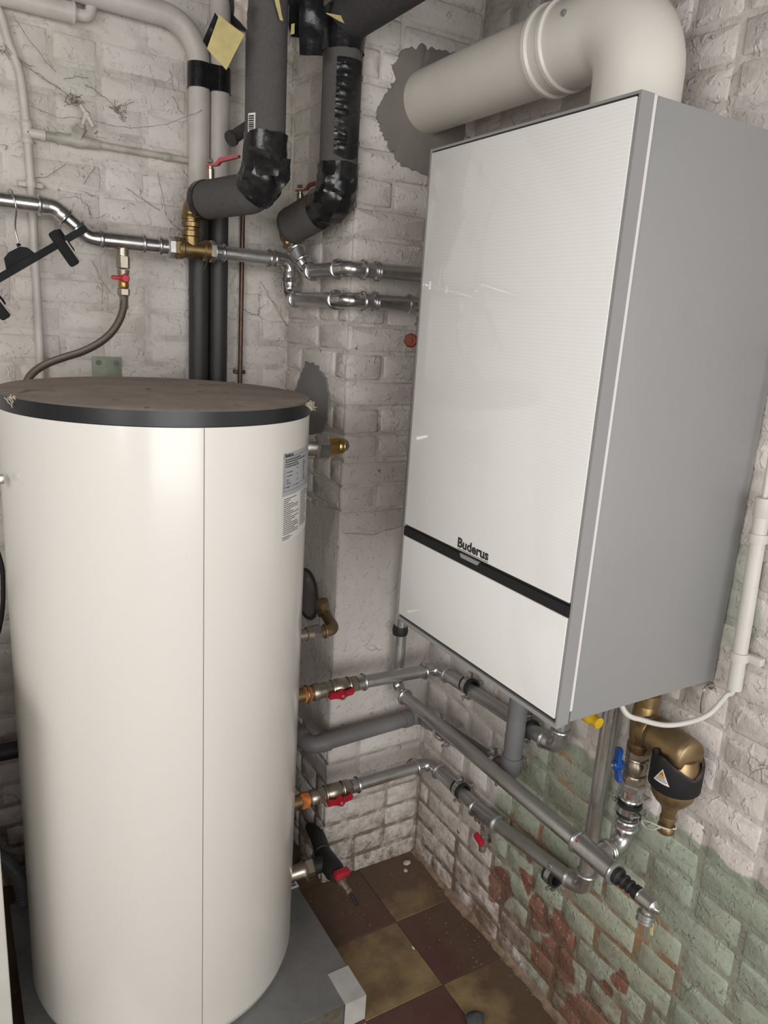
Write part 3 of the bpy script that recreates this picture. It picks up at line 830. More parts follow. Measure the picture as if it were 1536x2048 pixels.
run(pb_, [(bv1[0] + .02, -.1, B0[2]), Bc, (-.045, bt.y + .045, bt.z)], PR, .026, M_GALV, M_FITD)
ty = V(0, -1, (bz - bt.z) / abs(Be[1] - bt.y)).normalized()
sleeve(pb_, bt - ty * .045, ty, .09, PR, M_FITD, 'tee')
run(pb_, [bt + ty * .04, (-.045, Be[1] + .004, bz), (-.0455, Be[1] + .004, BZ0 + .01)], PR, .026, M_GALV, M_FITD)
dc = V(-.045, bt.y, bt.z)
dk = obj('drain_cock', MB().tube([dc - V(0, 0, .014), dc - V(0, 0, .03)], .0115, 16).hexnut(dc - V(0, 0, .048), (0, 0, 1), .0125, .02).lathe([(0, .0085), (-.012, .0105), (-.016, .0085), (-.022, .0105), (-.030, .0085), (-.036, .010), (-.048, .0085)], dc - V(0, 0, .048), (0, 0, 1), 16), M_FIT, pb_)
obj('lever', MB().box((-0.0750, -0.3592, 0.3164), (.012, .032, .014), Matrix.Rotation(.35, 3, 'X'), .003), M_RED, dk)

# ---- circuit pipe: from the upper pipes down behind the boiler, along the wall to the filter
CX = -.130; CY = -.045
hi_z = 1.5795; lo_z = 1.5155; EX = -.333
Cc = (CX, CY, .562)
Ct = V(CX, -.735, .5655); Cend = (-0.1300, -0.7774, 0.5651)
pc = thing('heating_return_pipe', (CX, CY, .56), 'longest grey pipe, slanting along the right wall to the black ribbed drain adapter', 'pipe')
lo0 = (-0.3304, 0.2500, 1.6072)
run(pc, [(-.356, .25, 1.605), (EX, .25, 1.604), (EX, .25, lo_z), (EX, CY, lo_z), (CX, CY, lo_z + .003), Cc, (CX, Ct.y + .045, Ct.z)], PR, .026, M_GALV, M_FIT)
obj('gasket', MB().lathe([(0, .0185), (.012, .0205), (.022, .0185)], (-0.1317, -0.0450, 0.7390), (0, 0, -1), 20), M_RUBBER, pc)
sleeve(pc, Ct + V(0, .048, 0), (0, -1, 0), .098, PR * 1.05, M_FITD, 'tee', label='press tee with a red dot')
mark(pc, Ct + V(-.014, .035, .0125), (-1, 0, 1))
obj('tee_branch', MB().tube([Ct, Ct + V(.04, 0, 0)], PR * 1.16, 20).ring(Ct + V(.036, 0, 0), (1, 0, 0), PR * 1.14, .0038), M_FITD, pc)
XC = -.058
mb, e1, e2 = elbow_mb(Ct + V(.02, 0, 0), (XC, Ct.y, Ct.z), (XC, Ct.y, .8), .030, PR * 1.02, .014)
obj('elbow', mb, M_FITD, pc)
hw = V(*(-0.1794, -0.0750, 1.4400))
obj('handwheel', MB().lathe([(0, .012), (.003, .0165), (.007, .0165), (.010, .012)], hw, (-.55, -.75, 0), 7).lathe([(.010, .005), (.014, .004)], hw, (-.55, -.75, 0), 10).tube([hw, (CX, CY, hw.z)], .006, 10), M_RUSTRED, pc, 30, 'rusty red handwheel')

# ---- drain cock on the end of that pipe
de = Ct + V(0, -.050, 0)
d1 = V(0, -1, -.02).normalized()
dp = thing('drain_hose_tail', de, 'black ribbed adapter with a steel drain valve on the end of the long wall pipe', 'drain valve')
obj('ribbed_adapter', MB().lathe([(0, .0155), (.008, .0155), (.011, .011), (.016, .010), (.018, .013), (.021, .013), (.023, .010), (.028, .010), (.030, .0122), (.033, .0122), (.035, .0095), (.039, .0095), (.041, .0122), (.052, .0130), (.054, .011)], de, d1, 24), M_RUBBER, dp)
dv = obj('drain_valve', MB().lathe([(.050, .012), (.053, .0132), (.055, .0123), (.058, .0132), (.082, .0132), (.089, .0065), (.093, .006), (.095, .003)], de, d1, 24), M_FITD, dp)
dq = de + d1 * .072
obj('outlet_cap', MB().lathe([(.008, .010), (.016, .010), (.017, .0155), (.022, .0155), (.023, .0145), (.027, .0145), (.028, .0155), (.032, .0155), (.033, .010)], dq, (-.25, -.1, -1), 24), M_FITD, dv)
obj('tag', MB().prism([dq + V(-.006, -.010, -.022), dq + V(-.006, -.018, -.024), dq + V(-.008, -.021, -.044), dq + V(-.008, -.016, -.046), dq + V(-.007, -.014, -.034)], (.0015, 0, 0)), M_KRAFT, dv, 0, 'cream paper tag')

# ---- boiler return column with valve and magnetic dirt filter
CYc = Ct.y
fz = lambda v: None
z_nut = .668; z_v0 = .700; z_v1 = .762
fc = thing('magnetic_filter', (XC, CYc - .09, .70), 'bronze dirt filter with a black magnet sleeve and warning sticker, beneath the boiler', 'filter')
col = thing('filter_riser', (XC, CYc, .60), 'short zinc riser with a blue handled valve beneath the bronze filter', 'pipe')
obj('pipe', MB().tube([(XC, CYc, Ct.z + .035), (XC, CYc, .69)], PR, 20), M_FIT, col)
sleeve(col, (XC, CYc, .601), (0, 0, 1), .024, PR, M_FIT, beads=(1, 1))
sleeve(col, (XC, CYc, .662), (0, 0, 1), .024, PR, M_FIT, beads=(1, 0)); mark(col, (XC - .0165, CYc - .006, .674), (-1, -.3, 0))
mark(col, (XC - .0165, CYc - .006, .612), (-1, -.3, 0))
hexnut(col, (XC, CYc, .684), (0, 0, 1), .0245, .016, M_FIT)
bv = ball_valve(col, (XC, CYc, .699), (0, 0, 1), .066, .0165, M_NICKEL)
butterfly(bv, (XC - .036, CYc + .014, .735), (-1, .35, 0), (0, .15, 1), M_BLUE, .058)
obj('body', MB().lathe([(.0, .019), (.004, .0215), (.015, .0215), (.018, .0185), (.026, .0205), (.06, .0225), (.085, .0205), (.092, .0185), (.094, .0225), (.115, .0225), (.118, .019), (.170, .019)], (XC, CYc, .762), (0, 0, 1), 28), M_BRASS, fc)
bd = V(-.10, -1, -.02).normalized(); b0 = V(XC, CYc, .815)
obj('swivel_ring', MB().lathe([(.006, .026), (.010, .0300), (.026, .0300), (.028, .0285), (.030, .0300), (.036, .0300), (.038, .027)], b0, bd, 28), M_BRASS, fc)
f_ax = b0 + bd * .086
obj('barrel', MB().lathe([(.0, .022), (.034, .0265), (.038, .0315), (.100, .0315), (.1085, .030), (.112, .026), (.113, .0)], b0, bd, 32), M_BRONZE, fc)
zs1 = .797; zs0 = .738
obj('chamber', MB().lathe([(.0, .0150), (.006, .0185), (.014, .0270), (.026, .0350), (.038, .036), (.085, .036), (.10, .03)], (f_ax.x, f_ax.y, .706), (0, 0, 1), 32), M_BRONZE, fc)
# sleeve: wall of varying height hugging the barrel
n = 48; vs_ = []; fs_ = []; r0, r1 = .0365, .0425
for k in range(n):
    a = 2 * PI * k / n; ca, sa_ = math.cos(a), math.sin(a)
    across = (V(ca, sa_, 0).dot(V(bd.y, -bd.x, 0).normalized()))
    zt = .808 - .030 * (1 - abs(across)) ** .7 + (.010 if V(ca, sa_, 0).dot(bd) < -.3 else 0)
    for (rr, zz) in ((r1 - .002, .7475), (r1, .750), (r1, zt), (r1 - .002, zt + .003), (r0, zt + .002), (r0, .7475)):
        vs_.append((f_ax.x + rr * ca, f_ax.y + rr * sa_, zz))
for k in range(n):
    j = (k + 1) % n
    for q in range(6):
        q2 = (q + 1) % 6; fs_.append((k * 6 + q, j * 6 + q, j * 6 + q2, k * 6 + q2))
sl = obj('magnet_sleeve', MB().add(vs_, fs_), M_MAG, fc, label='black magnet sleeve with dusty rim')
aw = -3.05
def tri_sticker(rr, s, zc, m, nm, par, flip=False):
    w_ = .0150 * s / r1; h_ = .026 * s; mb = MB(); N = 12; vs_ = []; fs_ = []
    for k in range(N + 1):
        t = -1 + 2 * k / N; a = aw + t * w_
        for zz in (zc - h_ * .42, zc - h_ * .42 + h_ * max(1 - abs(t), .03)): vs_.append((f_ax.x + rr * math.cos(a), f_ax.y + rr * math.sin(a), zz))
    for k in range(N): fs_.append((2 * k, 2 * k + 2, 2 * k + 3, 2 * k + 1))
    return obj(nm, mb.add(vs_, fs_), m, par)
st = tri_sticker(r1 + .0004, 1.0, 0.7775, M_PAPERW, 'warning_sticker', sl)
# orange upper part and blue-grey lines of the triangle
mb = MB(); cyl_patch(mb, f_ax, r1 + .0008, aw - .11, aw + .11, .7690, lambda t: .7690 + .0085 * (1 - abs(2 * t - 1)), 8)
wo = tri_sticker(r1 + .0008, .40, 0.7832, M_ORANGE, 'warning_sign', sl)
mb = MB()
for k, (zz, hw_) in enumerate(((.7772, .13), (.7740, .19), (.7708, .25))): cyl_patch(mb, f_ax, r1 + .0008, aw - hw_, aw + hw_, zz, zz + .0012, 6)
obj('print', mb, M_INKG, sl)
mb = MB()
ug = [(-.0016, .7820), (-.0016, .7842), (-.0008, .7853), (.0008, .7853), (.0016, .7842), (.0016, .7820)]
mb.tube([(f_ax.x + (r1 + .0012) * math.cos(aw + q[0] / r1), f_ax.y + (r1 + .0012) * math.sin(aw + q[0] / r1), q[1]) for q in ug], .0005, 6)
obj('magnet_symbol', mb, M_INK, sl)
fd = V(f_ax.x, f_ax.y, .708)
fdo = obj('flush_cock', MB().lathe([(0, .0145), (-.006, .0135), (-.010, .0125), (-.020, .0115), (-.022, .0135), (-.027, .0135), (-.029, .0105), (-.036, .0105)], fd, (0, 0, 1), 20)
          .lathe([(0, .0095), (.012, .0095), (.013, .006)], fd + V(.004, .002, -.030), (-.6, .7, 0), 14)
          .lathe([(-.036, .013), (-.038, .0145), (-.050, .0145), (-.052, .012)], fd, (0, 0, 1), 20), M_BRASS, fc)
lp = [fd + V(-.010, -.011, -.036), fd + V(-.016, .0, -.037), fd + V(-.020, .016, -.038), fd + V(-.018, .034, -.046), fd + V(-.012, .040, -.056), fd + V(-.012, .030, -.060), fd + V(-.016, .014, -.052), fd + V(-.013, .001, -.040), fd + V(.002, -.0145, -.037), fd + V(.012, -.010, -.036)]
obj('retaining_strap', MB().tube(catmull(lp, 6), .0014, 8), M_WHITEP, fdo, label='white plastic retaining strap')

# ---- clamps
clamp((-0.0450, -0.2303, 0.6452), (0, -1, .03), PR, (.045, 0, 0), 'black lined steel clamp on the upper wall pipe, left of the grey drain', group=None)
clamp((-0.0450, -0.4423, 0.6472), (0, -1, .03), PR, (.045, 0, 0), 'black lined steel clamp on the upper wall pipe, right of the grey drain', group=None)
clamp((-0.0450, -0.2356, 0.3647), (0, -1, 0), PR, (.045, 0, 0), 'black lined steel clamp on the lowest wall pipe, left of the red drain cock', group=None)
clamp((-0.0450, -0.5683, 0.3667), (0, -1, .03), PR, (.045, 0, 0), 'black lined steel clamp on the lowest wall pipe, next to its end elbow', group=None)
clamp((XC, CYc, .645), (0, 0, 1), PR, (-XC, 0, 0), 'black lined steel clamp around the short riser beneath the blue valve', ears=(-.3, -1, 0), group=None)

# ---- grey plastic condensate drain
pv = thing('condensate_drain', (-.085, -.445, .5), 'thick matt grey plastic drain pipe from under the boiler to behind the tank', 'drain pipe')
PV = [(-.085, -.447, BZ0 + .01), (-.085, -.447, .545), (-.050, -.047, .474), (-.372, -.047, .462), (-.372, .18, .462)]
run(pv, PV, .0205, .028, M_PVCG, M_PVCG, .024, beads=False)

# ---- wall clamps of the condensate drain, hidden rings with their ears above and below the long pipe
for t_, lb_ in ((.70, 'zinc wall clamp behind the long slanting pipe, nearest the corner'), (.12, 'zinc wall clamp behind the long slanting pipe, at the grey drain elbow')):
    q = V(-.085, -.447, .545).lerp(V(-.050, -.047, .474), t_)
    clamp(q, (V(-.050, -.047, .474) - V(-.085, -.447, .545)), .0215, (-q.x, 0, 0), lb_, ears=(-.25, 0, 1), rubber=False, group=None, ear=.017)

# ================================================================== upper pipework
# ---- supply pipe on the back wall: zinc with a 45 degree jog, braided hose branch, brass tee
YB = .25
P1 = V(*(-0.8585, 0.2500, 1.6607)); P2 = V(*(-0.7945, 0.2500, 1.6137)); P1.y = P2.y = YB
P2.z = 1.6085
P0 = V(-1.45, YB, P1.z + .004)
tb = V(*(-0.7247, 0.2500, 1.6101)); tb.z = 1.6075
n0 = (-0.6318, 0.2500, 1.6116)[0]; n1 = (-0.6097, 0.2500, 1.6128)[0]; b1 = (-0.5322, 0.2500, 1.6132)[0]; s1 = (-0.5122, 0.2500, 1.6120)[0]; s2 = (-0.3759, 0.2500, 1.6109)[0]
ps = thing('back_wall_pipe', (-.70, YB, 1.6), 'shiny zinc pipe with a diagonal jog running to the brass tee on the back wall', 'pipe')
run(ps, [P0, P1, P2, (tb.x - .045, YB, 1.6075)], PR, .032, M_FIT, M_FIT, .019)
sleeve(ps, (tb.x - .048, YB, 1.6075), (1, 0, 0), .096, PR, M_FIT, 'tee')
obj('pipe', MB().tube([(tb.x + .04, YB, 1.607), (n0, YB, 1.607)], PR, 20), M_FIT, ps)
sleeve(ps, (n0 - .018, YB, 1.607), (1, 0, 0), .022, PR, M_FIT, beads=(1, 0)); mark(ps, (n0 - .004, YB - .018, 1.609), (0, -1, .1))
hexnut(ps, (n0 + .002, YB, 1.607), (1, 0, 0), .0235, .018, M_FIT)
bt_ = obj('brass_tee', MB().hexnut((n1 - .004, YB, 1.607), (1, 0, 0), .024, .014).lathe([(0, .0195), (.004, .0235), (.014, .0235), (.017, .0200), (b1 - n1 - .017, .0200), (b1 - n1 - .013, .0235), (b1 - n1 - .003, .0235), (b1 - n1, .0195)], (n1, YB, 1.607), (1, 0, 0), 28)
          .lathe([(0, .0185), (.026, .0185), (.028, .0215), (.038, .0215), (.040, .018)], ((n1 + b1) / 2 - .004, YB, 1.607), (0, 0, 1), 24), M_BRASS, ps)
tx_ = (n1 + b1) / 2 - .004
obj('brass_nipple', MB().lathe([(.036, .0165), (.046, .0165), (.048, .0205), (.056, .0215), (.058, .018), (.064, .018), (.067, .0218), (.074, .0218)], (tx_, YB, 1.607), (0, 0, 1), 24), M_BRASS, ps)
hexnut(ps, (b1 - .002, YB, 1.607), (1, 0, 0), .0245, .014, M_FIT)
sleeve(ps, (b1 + .012, YB, 1.607), (1, 0, 0), .022, PR, M_FIT, beads=(0, 1))
obj('pipe', MB().tube([(b1 + .02, YB, 1.607), (-.378, YB, 1.605)], PR, 20), M_GALV, ps)
sleeve(ps, (-.392, YB, 1.6055), (1, 0, 0), .026, PR, M_FITD, beads=(1, 0)); mark(ps, (-.381, YB - .0182, 1.6055), (0, -1, .05))

# ---- braided hose with its red stop valve
hz = 1.6075
hv = thing('braided_hose', (tb.x, YB, hz - .02), 'braided steel hose with a small red valve, curving down behind the tank', 'hose')
obj('adapter', MB().tube([(tb.x, YB, hz - .012), (tb.x, YB, hz - .030)], .0125, 18).hexnut((tb.x, YB, hz - .056), (0, 0, 1), .0145, .028).lathe([(0, .012), (.010, .0135)], (tb.x, YB, hz - .068), (0, 0, 1), 18), M_NICKEL, hv)
vb = obj('stop_valve', MB().lathe([(0, .0105), (-.006, .012), (-.012, .0105), (-.026, .0118), (-.030, .010)], (tb.x, YB, hz - .066), (0, 0, 1), 18), M_BRASSY, hv)
obj('handle', MB().lathe([(-.006, .009), (.008, .009), (.010, .007)], (tb.x, YB - .014, hz - .076), (0, -1, 0), 16).box((tb.x - .016, YB - .018, hz - .0755), (.026, .008, .0085), None, .003), M_RED, vb)
hexnut(hv, (tb.x, YB, hz - .112), (0, 0, 1), .0135, .016, M_NICKEL, 'union_nut')
obj('crimp_sleeve', MB().lathe([(0, .0095), (-.003, .0105), (-.006, .0092), (-.024, .0095), (-.028, .0088)], (tb.x, YB, hz - .112), (0, 0, 1), 20), M_NICKEL, hv)
hp = [(tb.x, YB, hz - .130), (-0.7245, 0.2490, 1.4909), (-0.7275, 0.2470, 1.4674), (-0.7372, 0.2440, 1.4414), (-0.7554, 0.2400, 1.4151), (-0.7817, 0.2360, 1.3929), (-0.8166, 0.2320, 1.3738), (-0.8545, 0.2290, 1.3601), (-0.8876, 0.2260, 1.3469), (-0.9125, 0.2240, 1.3309), (-0.9288, 0.2230, 1.3101), (-.945, .225, 1.27), (-.962, .23, 1.1)]
obj('hose', MB().tube(catmull(hp, 8), .0082, 14), M_STEELBRAID, hv)

# ---- second riser's pipe: brass elbow and zinc pipe round the pillar edge
E2 = V(*(-0.3756, 0.2000, 1.6651)); S2 = V(*(-0.3580, 0.1900, 1.6467)); HC = V(EX, .150, hi_z - .002)
ph = thing('heating_supply_pipe', (EX, CY, hi_z), 'upper zinc pipe hugging the pillar edge, from the second brass elbow to the boiler', 'pipe')
dS = (HC - S2).normalized()
run(ph, [S2 - dS * .006, HC, (EX, CY - .002, hi_z), (.01, CY - .002, hi_z + .006)], PR, .024, M_GALV, M_FIT, .018)
hexnut(ph, S2 - dS * .010, dS, .0235, .014, M_FIT)
sleeve(ph, S2 + dS * .004, dS, .024, PR, M_FIT, beads=(0, 1))
for nm, zz in (('hi', hi_z), ('lo', lo_z)):
    pass
# jog couplings where the two pipes come round the pillar edge
sleeve(ph, (EX + .064, CY - .002, hi_z + .001), (1, 0, 0), .014, PR, M_FIT, 'coupling', (1, 1))
sleeve(pc, (EX + .064, CY, lo_z + .001), (1, 0, 0), .014, PR, M_FIT, 'coupling', (1, 1))
mark(pc, (CX - .034, CY - .018, lo_z + .004), (0, -1, 0))

# ---- insulated risers
R1r = .0395
E1 = V(tx_, .245, 1.705)
r1 = thing('insulated_riser', (-.50, 0, 1.7), 'left foam lagged riser with a barcode sticker, bending back to a brass elbow', 'insulated pipe')
c1 = V(-.502, 0, 1.712)
f1 = [V(-.505, 0, 2.11), c1, E1 + V(.012, -.040, .002)]
obj('lagging', MB().tube([f1[0]] + arc(f1[0], c1, f1[2], .055, 10) + [f1[2]], R1r, 32), M_FOAM, r1)
dB = (E1 - c1).normalized()
eb, q1, q2 = elbow_mb((E1.x, E1.y, 1.60), E1, E1 - dB * .2, .026, .0205, .010, False)
obj('brass_elbow', eb.ring(E1 - dB * .038, dB, .0235, .003, 24), M_BRASS, r1)
rg = f1[2] + V(-.002, .004, 0)
obj('tape_collar', MB().lathe([(-.022, R1r + .0012), (-.006, R1r + .0015), (0, R1r), (.006, R1r - .006), (.010, .024)], rg - dB * .002, dB, 32), M_TAPE, r1)
def crumple(root, path, r, m, amp=.003, seed=1, seg=26, name='tape_wrap', arcpart=None):
    """loose wrap of tape: a tube with folds"""
    pts = [Vector(q) for q in path]; mb = MB().tube(pts, r, seg, False)
    for i, q in enumerate(mb.v):
        mb.v[i] = q + mnoise.noise_vector(q * 55 + Vector((seed, 0, 0))) * amp + mnoise.noise_vector(q * 190 + Vector((0, seed, 0))) * amp * .4
    return obj(name, mb, m, root, 22)
def dense(path, n=3):
    out = []
    for i in range(len(path) - 1):
        for k in range(n): out.append(Vector(path[i]).lerp(Vector(path[i + 1]), k / n))
    return out + [Vector(path[-1])]
arc1 = arc(f1[0], c1, f1[2], .055, 10)
crumple(r1, dense([arc1[0] + V(0, 0, .05)] + arc1[:8]), R1r + .0035, M_TAPE, .004, 3)
def flap(root, pts, m, name='tape_flap', th=.0008, seed=1, n=8, amp=.004):
    """quad of tape, curled, with thickness: four corners a b c d"""
    a, b, c, d = [Vector(q) for q in pts]; nr = (b - a).cross(d - a).normalized(); vs_ = []; fs_ = []
    for s in (0, 1):
        for i in range(n + 1):
            for j in range(n + 1):
                u, v = i / n, j / n
                p = a.lerp(b, u).lerp(d.lerp(c, u), v)
                p = p + nr * (mnoise.noise(p * 28 + Vector((seed, seed, 0))) * amp * 1.6 + mnoise.noise(p * 90 + Vector((0, seed, 0))) * amp * .7 + s * th)
                vs_.append(p)
    N = (n + 1) ** 2
    for s in (0, 1):
        for i in range(n):
            for j in range(n):
                q = s * N + i * (n + 1) + j
                fs_.append((q, q + 1, q + n + 2, q + n + 1) if s else (q, q + n + 1, q + n + 2, q + 1))
    for k in range(n):
        for (p, q) in ((k, k + 1), (n * (n + 1) + k + 1, n * (n + 1) + k), ((k + 1) * (n + 1), k * (n + 1)), (k * (n + 1) + n, (k + 1) * (n + 1) + n)):
            fs_.append((p, q, N + q, N + p))
    return obj(name, MB().add(vs_, fs_), m, root, 30)
flap(r1, [(-0.5097, -0.0450, 1.7715), (-0.4629, -0.0400, 1.7723), (-0.4690, -0.0450, 1.7328), (-0.4912, -0.0450, 1.7025)], M_TAPE, seed=4)
flap(r1, [(-0.5535, -0.0460, 1.7818), (-0.4897, -0.0460, 1.7763), (-0.4930, -0.0470, 1.7363), (-0.5369, -0.0470, 1.7318)], M_TAPE, seed=9, name='tape_piece', amp=.002)
ba = -2.86; bc_ = (-.503, 0)
bl_ = obj('barcode_sticker', cyl_patch(MB(), (-.5035, 0), R1r + .0006, ba - .02, ba + .44, (-0.5389, -0.0350, 1.8059)[2], (-0.5398, -0.0350, 1.8445)[2], 6), M_PAPERW, r1, label='white barcode sticker')
mb = MB(); rnd = random.Random(2); zt = (-0.5390, -0.0350, 1.8102)[2]; ze = (-0.5397, -0.0350, 1.8403)[2]
while zt < ze:
    q = rnd.choice((.0010, .0018, .0026)); cyl_patch(mb, (-.5035, 0), R1r + .001, ba + .05, ba + .37, zt, zt + q, 4); zt += q + rnd.choice((.0009, .0014))
obj('bars', mb, M_INK, bl_)
lever(r1, (-0.5591, 0.1650, 1.7662), (-.05, -.05, 1), (.75, -.62, .06), M_RED, .062)
# top of the riser: taped bend that runs off along the back wall
crumple(r1, dense([f1[0] + V(0, 0, -.02), f1[0] + V(0, 0, .02)] + arc(f1[0], f1[0] + V(0, 0, .10), f1[0] + V(-.3, .05, .10), .05, 6) + [f1[0] + V(-.5, .10, .115)], 2), .034, M_TAPE, .004, 6, name='taped_bend')

R2r = .0400
c2 = V(-.340, 0, 1.718)
r2 = thing('insulated_riser', (-.34, 0, 1.7), 'right foam lagged riser against the pillar, patched with torn black tape', 'insulated pipe')
d2_ = (E2 - c2).normalized()
f2 = [V(-.341, 0, 2.04), c2, E2 - d2_ * .036]
obj('lagging', MB().tube([f2[0]] + arc(f2[0], c2, f2[2], .05, 10) + [f2[2]], R2r, 32), M_FOAM, r2)
arc2 = arc(f2[0], c2, f2[2], .05, 10)
crumple(r2, dense([arc2[0] + V(0, 0, .03)] + arc2 + [arc2[-1] + d2_ * .02], 2), R2r + .003, M_TAPE, .0045, 12)
eb, q1, q2 = elbow_mb(E2 - d2_ * .2, E2, E2 + (S2 - E2).normalized() * .2, .022, .0205, .010, False)
obj('brass_elbow', eb.hexnut(E2 + (S2 - E2).normalized() * .022, (S2 - E2), .0265, .010), M_BRASS, r2)
obj('end_collar', MB().lathe([(-.010, R2r + .001), (0, R2r), (.005, R2r - .006), (.012, .024)], f2[2], d2_, 32), M_FOAMD, r2)
lever(r2, (-0.3737, 0.1150, 1.7365), (-.1, -.1, 1), (.78, -.6, .12), M_RUSTRED, .058)
# torn slit in the lagging closed with tape, wrinkled
ta = math.atan2(-.9, .42)
mb = MB(); NZ = 46; NA = 8; vs_ = []; fs_ = []
ztop, zbot = 1.975, 1.80
for i in range(NZ + 1):
    zz = ztop + (zbot - ztop) * i / NZ
    for j in range(NA + 1):
        t = j / NA; a = -2.30 + 1.45 * t
        rr = R2r + .0012 + (.0016 * math.sin(zz * 1100 + 7 * mnoise.noise(Vector((zz * 40, t * 3, 0)))) * (1 + mnoise.noise(Vector((zz * 70, 4, 0)))) * max(0, 1 - t * 1.6) + .001 * mnoise.noise(Vector((zz * 150, t * 7, 3))))
        zr = zz + (.010 * (1 - (2 * t - 1) ** 2) * -1 if i == NZ else 0)
        vs_.append((f2[0].x + rr * math.cos(a), rr * math.sin(a), zr))
for i in range(NZ):
    for j in range(NA):
        q = i * (NA + 1) + j; fs_.append((q, q + 1, q + NA + 2, q + NA + 1))
obj('tape_strip', mb.add(vs_, fs_), M_TAPE, r2, 25, 'wrinkled black tape over a slit')
crumple(r2, dense([V(-.341, 0, 1.992), V(-.341, 0, 2.04), V(-.341, -.002, 2.07)], 4), R2r + .003, M_TAPE, .004, 21, name='tape_wrap')
flap(r2, [(-0.4597, -0.0500, 2.0435), (-0.4110, -0.0500, 2.0586), (-0.4072, -0.0450, 1.9629), (-0.4540, -0.0450, 1.9547)], M_TAPE, seed=14)
flap(r2, [(-0.4066, -0.0520, 2.0350), (-0.3329, -0.0550, 2.0387), (-0.3388, -0.0560, 2.0182), (-0.4039, -0.0530, 2.0328)], M_KRAFT, name='tape_edge', seed=3, amp=.001)
# lagged pipe running forward from the riser along the ceiling
lr = thing('ceiling_pipe', (-.33, -.4, 2.03), 'thick dark grey lagged pipe running forward over the right riser', 'insulated pipe')
obj('lagging', MB().tube([(-.338, .03, 2.052), (-.333, -.5, 2.058), (-.33, -2.6, 2.075)], .042, 28), M_FOAMD, lr)
lr2 = thing('ceiling_pipe', (-.42, -.4, 2.12), 'upper dark lagged pipe along the ceiling, above the risers', 'insulated pipe')
obj('lagging', MB().tube([(-.425, .34, 2.155), (-.425, -2.6, 2.165)], .055, 28), M_FOAMD, lr2)
# loose tape bits hanging round the riser heads
tp = thing('tape_scrap', (-0.6058, -0.0600, 1.9505), 'yellow masking tape scrap backed with black tape, beside the left riser', 'tape')
flap(tp, [(-0.6137, -0.0500, 1.9828), (-0.5670, -0.0500, 1.9618), (-0.5997, -0.0520, 1.8978), (-0.6357, -0.0520, 1.9246)], M_KRAFT, 'yellow_tape', seed=2, amp=.002)
flap(tp, [(-0.6190, -0.0440, 1.9871), (-0.6042, -0.0440, 1.9708), (-0.6231, -0.0440, 1.9189), (-0.6405, -0.0440, 1.9374)], M_TAPE, 'black_backing', seed=6, amp=.002)
tc = thing('tape_scrap', (-0.5833, -0.0600, 1.9911), 'twist of clear tape hanging between the black pipe and left riser', 'tape')
flap(tc, [(-0.5847, -0.0500, 2.0178), (-0.5596, -0.0500, 2.0240), (-0.5622, -0.0520, 1.9704), (-0.5869, -0.0520, 1.9885)], M_CLEAR, 'clear_tape', seed=8, amp=.006)
tk = thing('tape_scrap', (-0.4734, -0.0600, 2.0211), 'narrow strips of yellow edged black tape at the left riser head', 'tape')
flap(tk, [(-0.5130, -0.0500, 2.0354), (-0.5033, -0.0500, 2.0377), (-0.4923, -0.0500, 2.0015), (-0.4983, -0.0500, 2.0017)], M_KRAFT, 'yellow_tape', seed=5, amp=.002)
flap(tk, [(-0.4721, -0.0200, 2.0524), (-0.4344, -0.0200, 2.0616), (-0.4379, -0.0200, 1.9915), (-0.4628, -0.0200, 1.9894)], M_TAPE, 'black_tape', seed=15, amp=.006)
flap(tk, [(-0.4668, -0.0300, 2.0077), (-0.4597, -0.0300, 2.0110), (-0.4611, -0.0300, 1.9923), (-0.4692, -0.0300, 1.9888)], M_KRAFT, 'yellow_tape', seed=25, amp=.002)
# capped stub of lagged pipe between the soil pipe and the riser
sb = thing('pipe_stub', (-0.4823, 0.2200, 1.8540), 'short grey lagged pipe stub poking out behind the left riser', 'pipe')
sA = V(*(-0.5016, 0.2000, 1.8406)); sB = V(*(-0.4526, 0.2200, 1.8773)) 
obj('lagging', MB().tube([sA, sB], .0135, 18), M_FOAM, sb); obj('end', MB().lathe([(0, .0165), (.008, .0165), (.010, .012)], sA - (sB - sA).normalized() * .004, sB - sA, 18), M_FOAMD, sb)

# ---- soil pipes on the back wall: painted white above, bare black below
SY = .318
for (px, r, turn, lb_) in ((397, .0235, True, 'left white and black vertical pipe on the back wall, curving left at the top'), (438.5, .0225, False, 'right white and black vertical pipe on the back wall, running straight up')):
    q = V(*(-0.5374, 0.3180, 1.8813)) if px < 400 else V(*(-0.4897, 0.3180, 1.8896))
    x = q.x; sp_t = thing('soil_pipe', (x, SY, 0), lb_, 'pipe')
    zb = 1.70
    obj('black_length', MB().tube([(x, SY, .001), (x, SY, zb)], r, 28), M_PVCD, sp_t, label='bare black plastic length')
    if turn: up = [V(x, SY, zb), V(x, SY, 1.95)] + arc((x, SY, 1.9), (x, SY, 2.085), (x - .4, SY, 2.089), .085, 10) + [V(-1.4, SY, 2.10)]
    else: up = [V(x, SY, zb), V(x, SY, 2.29)]
    obj('painted_length', MB().tube(up, r + .0004, 28), M_PAINTP, sp_t, label='white painted length')
    if turn: xl = x
xr = x
tw = thing('tape_band', ((xl + xr) / 2, SY, 1.95), 'wide band of black tape binding the two white vertical pipes together', 'tape')
zt0 = (-0.5438, 0.2900, 1.9539)[2]; zt1 = (-0.5439, 0.2900, 2.0053)[2]
for xx, rr in ((xl, .0250), (xr, .0240)):
    obj('band', MB().tube([(xx, SY, zt0), (xx, SY, (zt0 + zt1) / 2), (xx, SY, zt1)], rr + .0008, 28, False), M_TAPE, tw)
obj('band', MB().bb((xl, SY - .0225, zt0), (xr, SY - .0205, zt1)), M_TAPE, tw, 0)
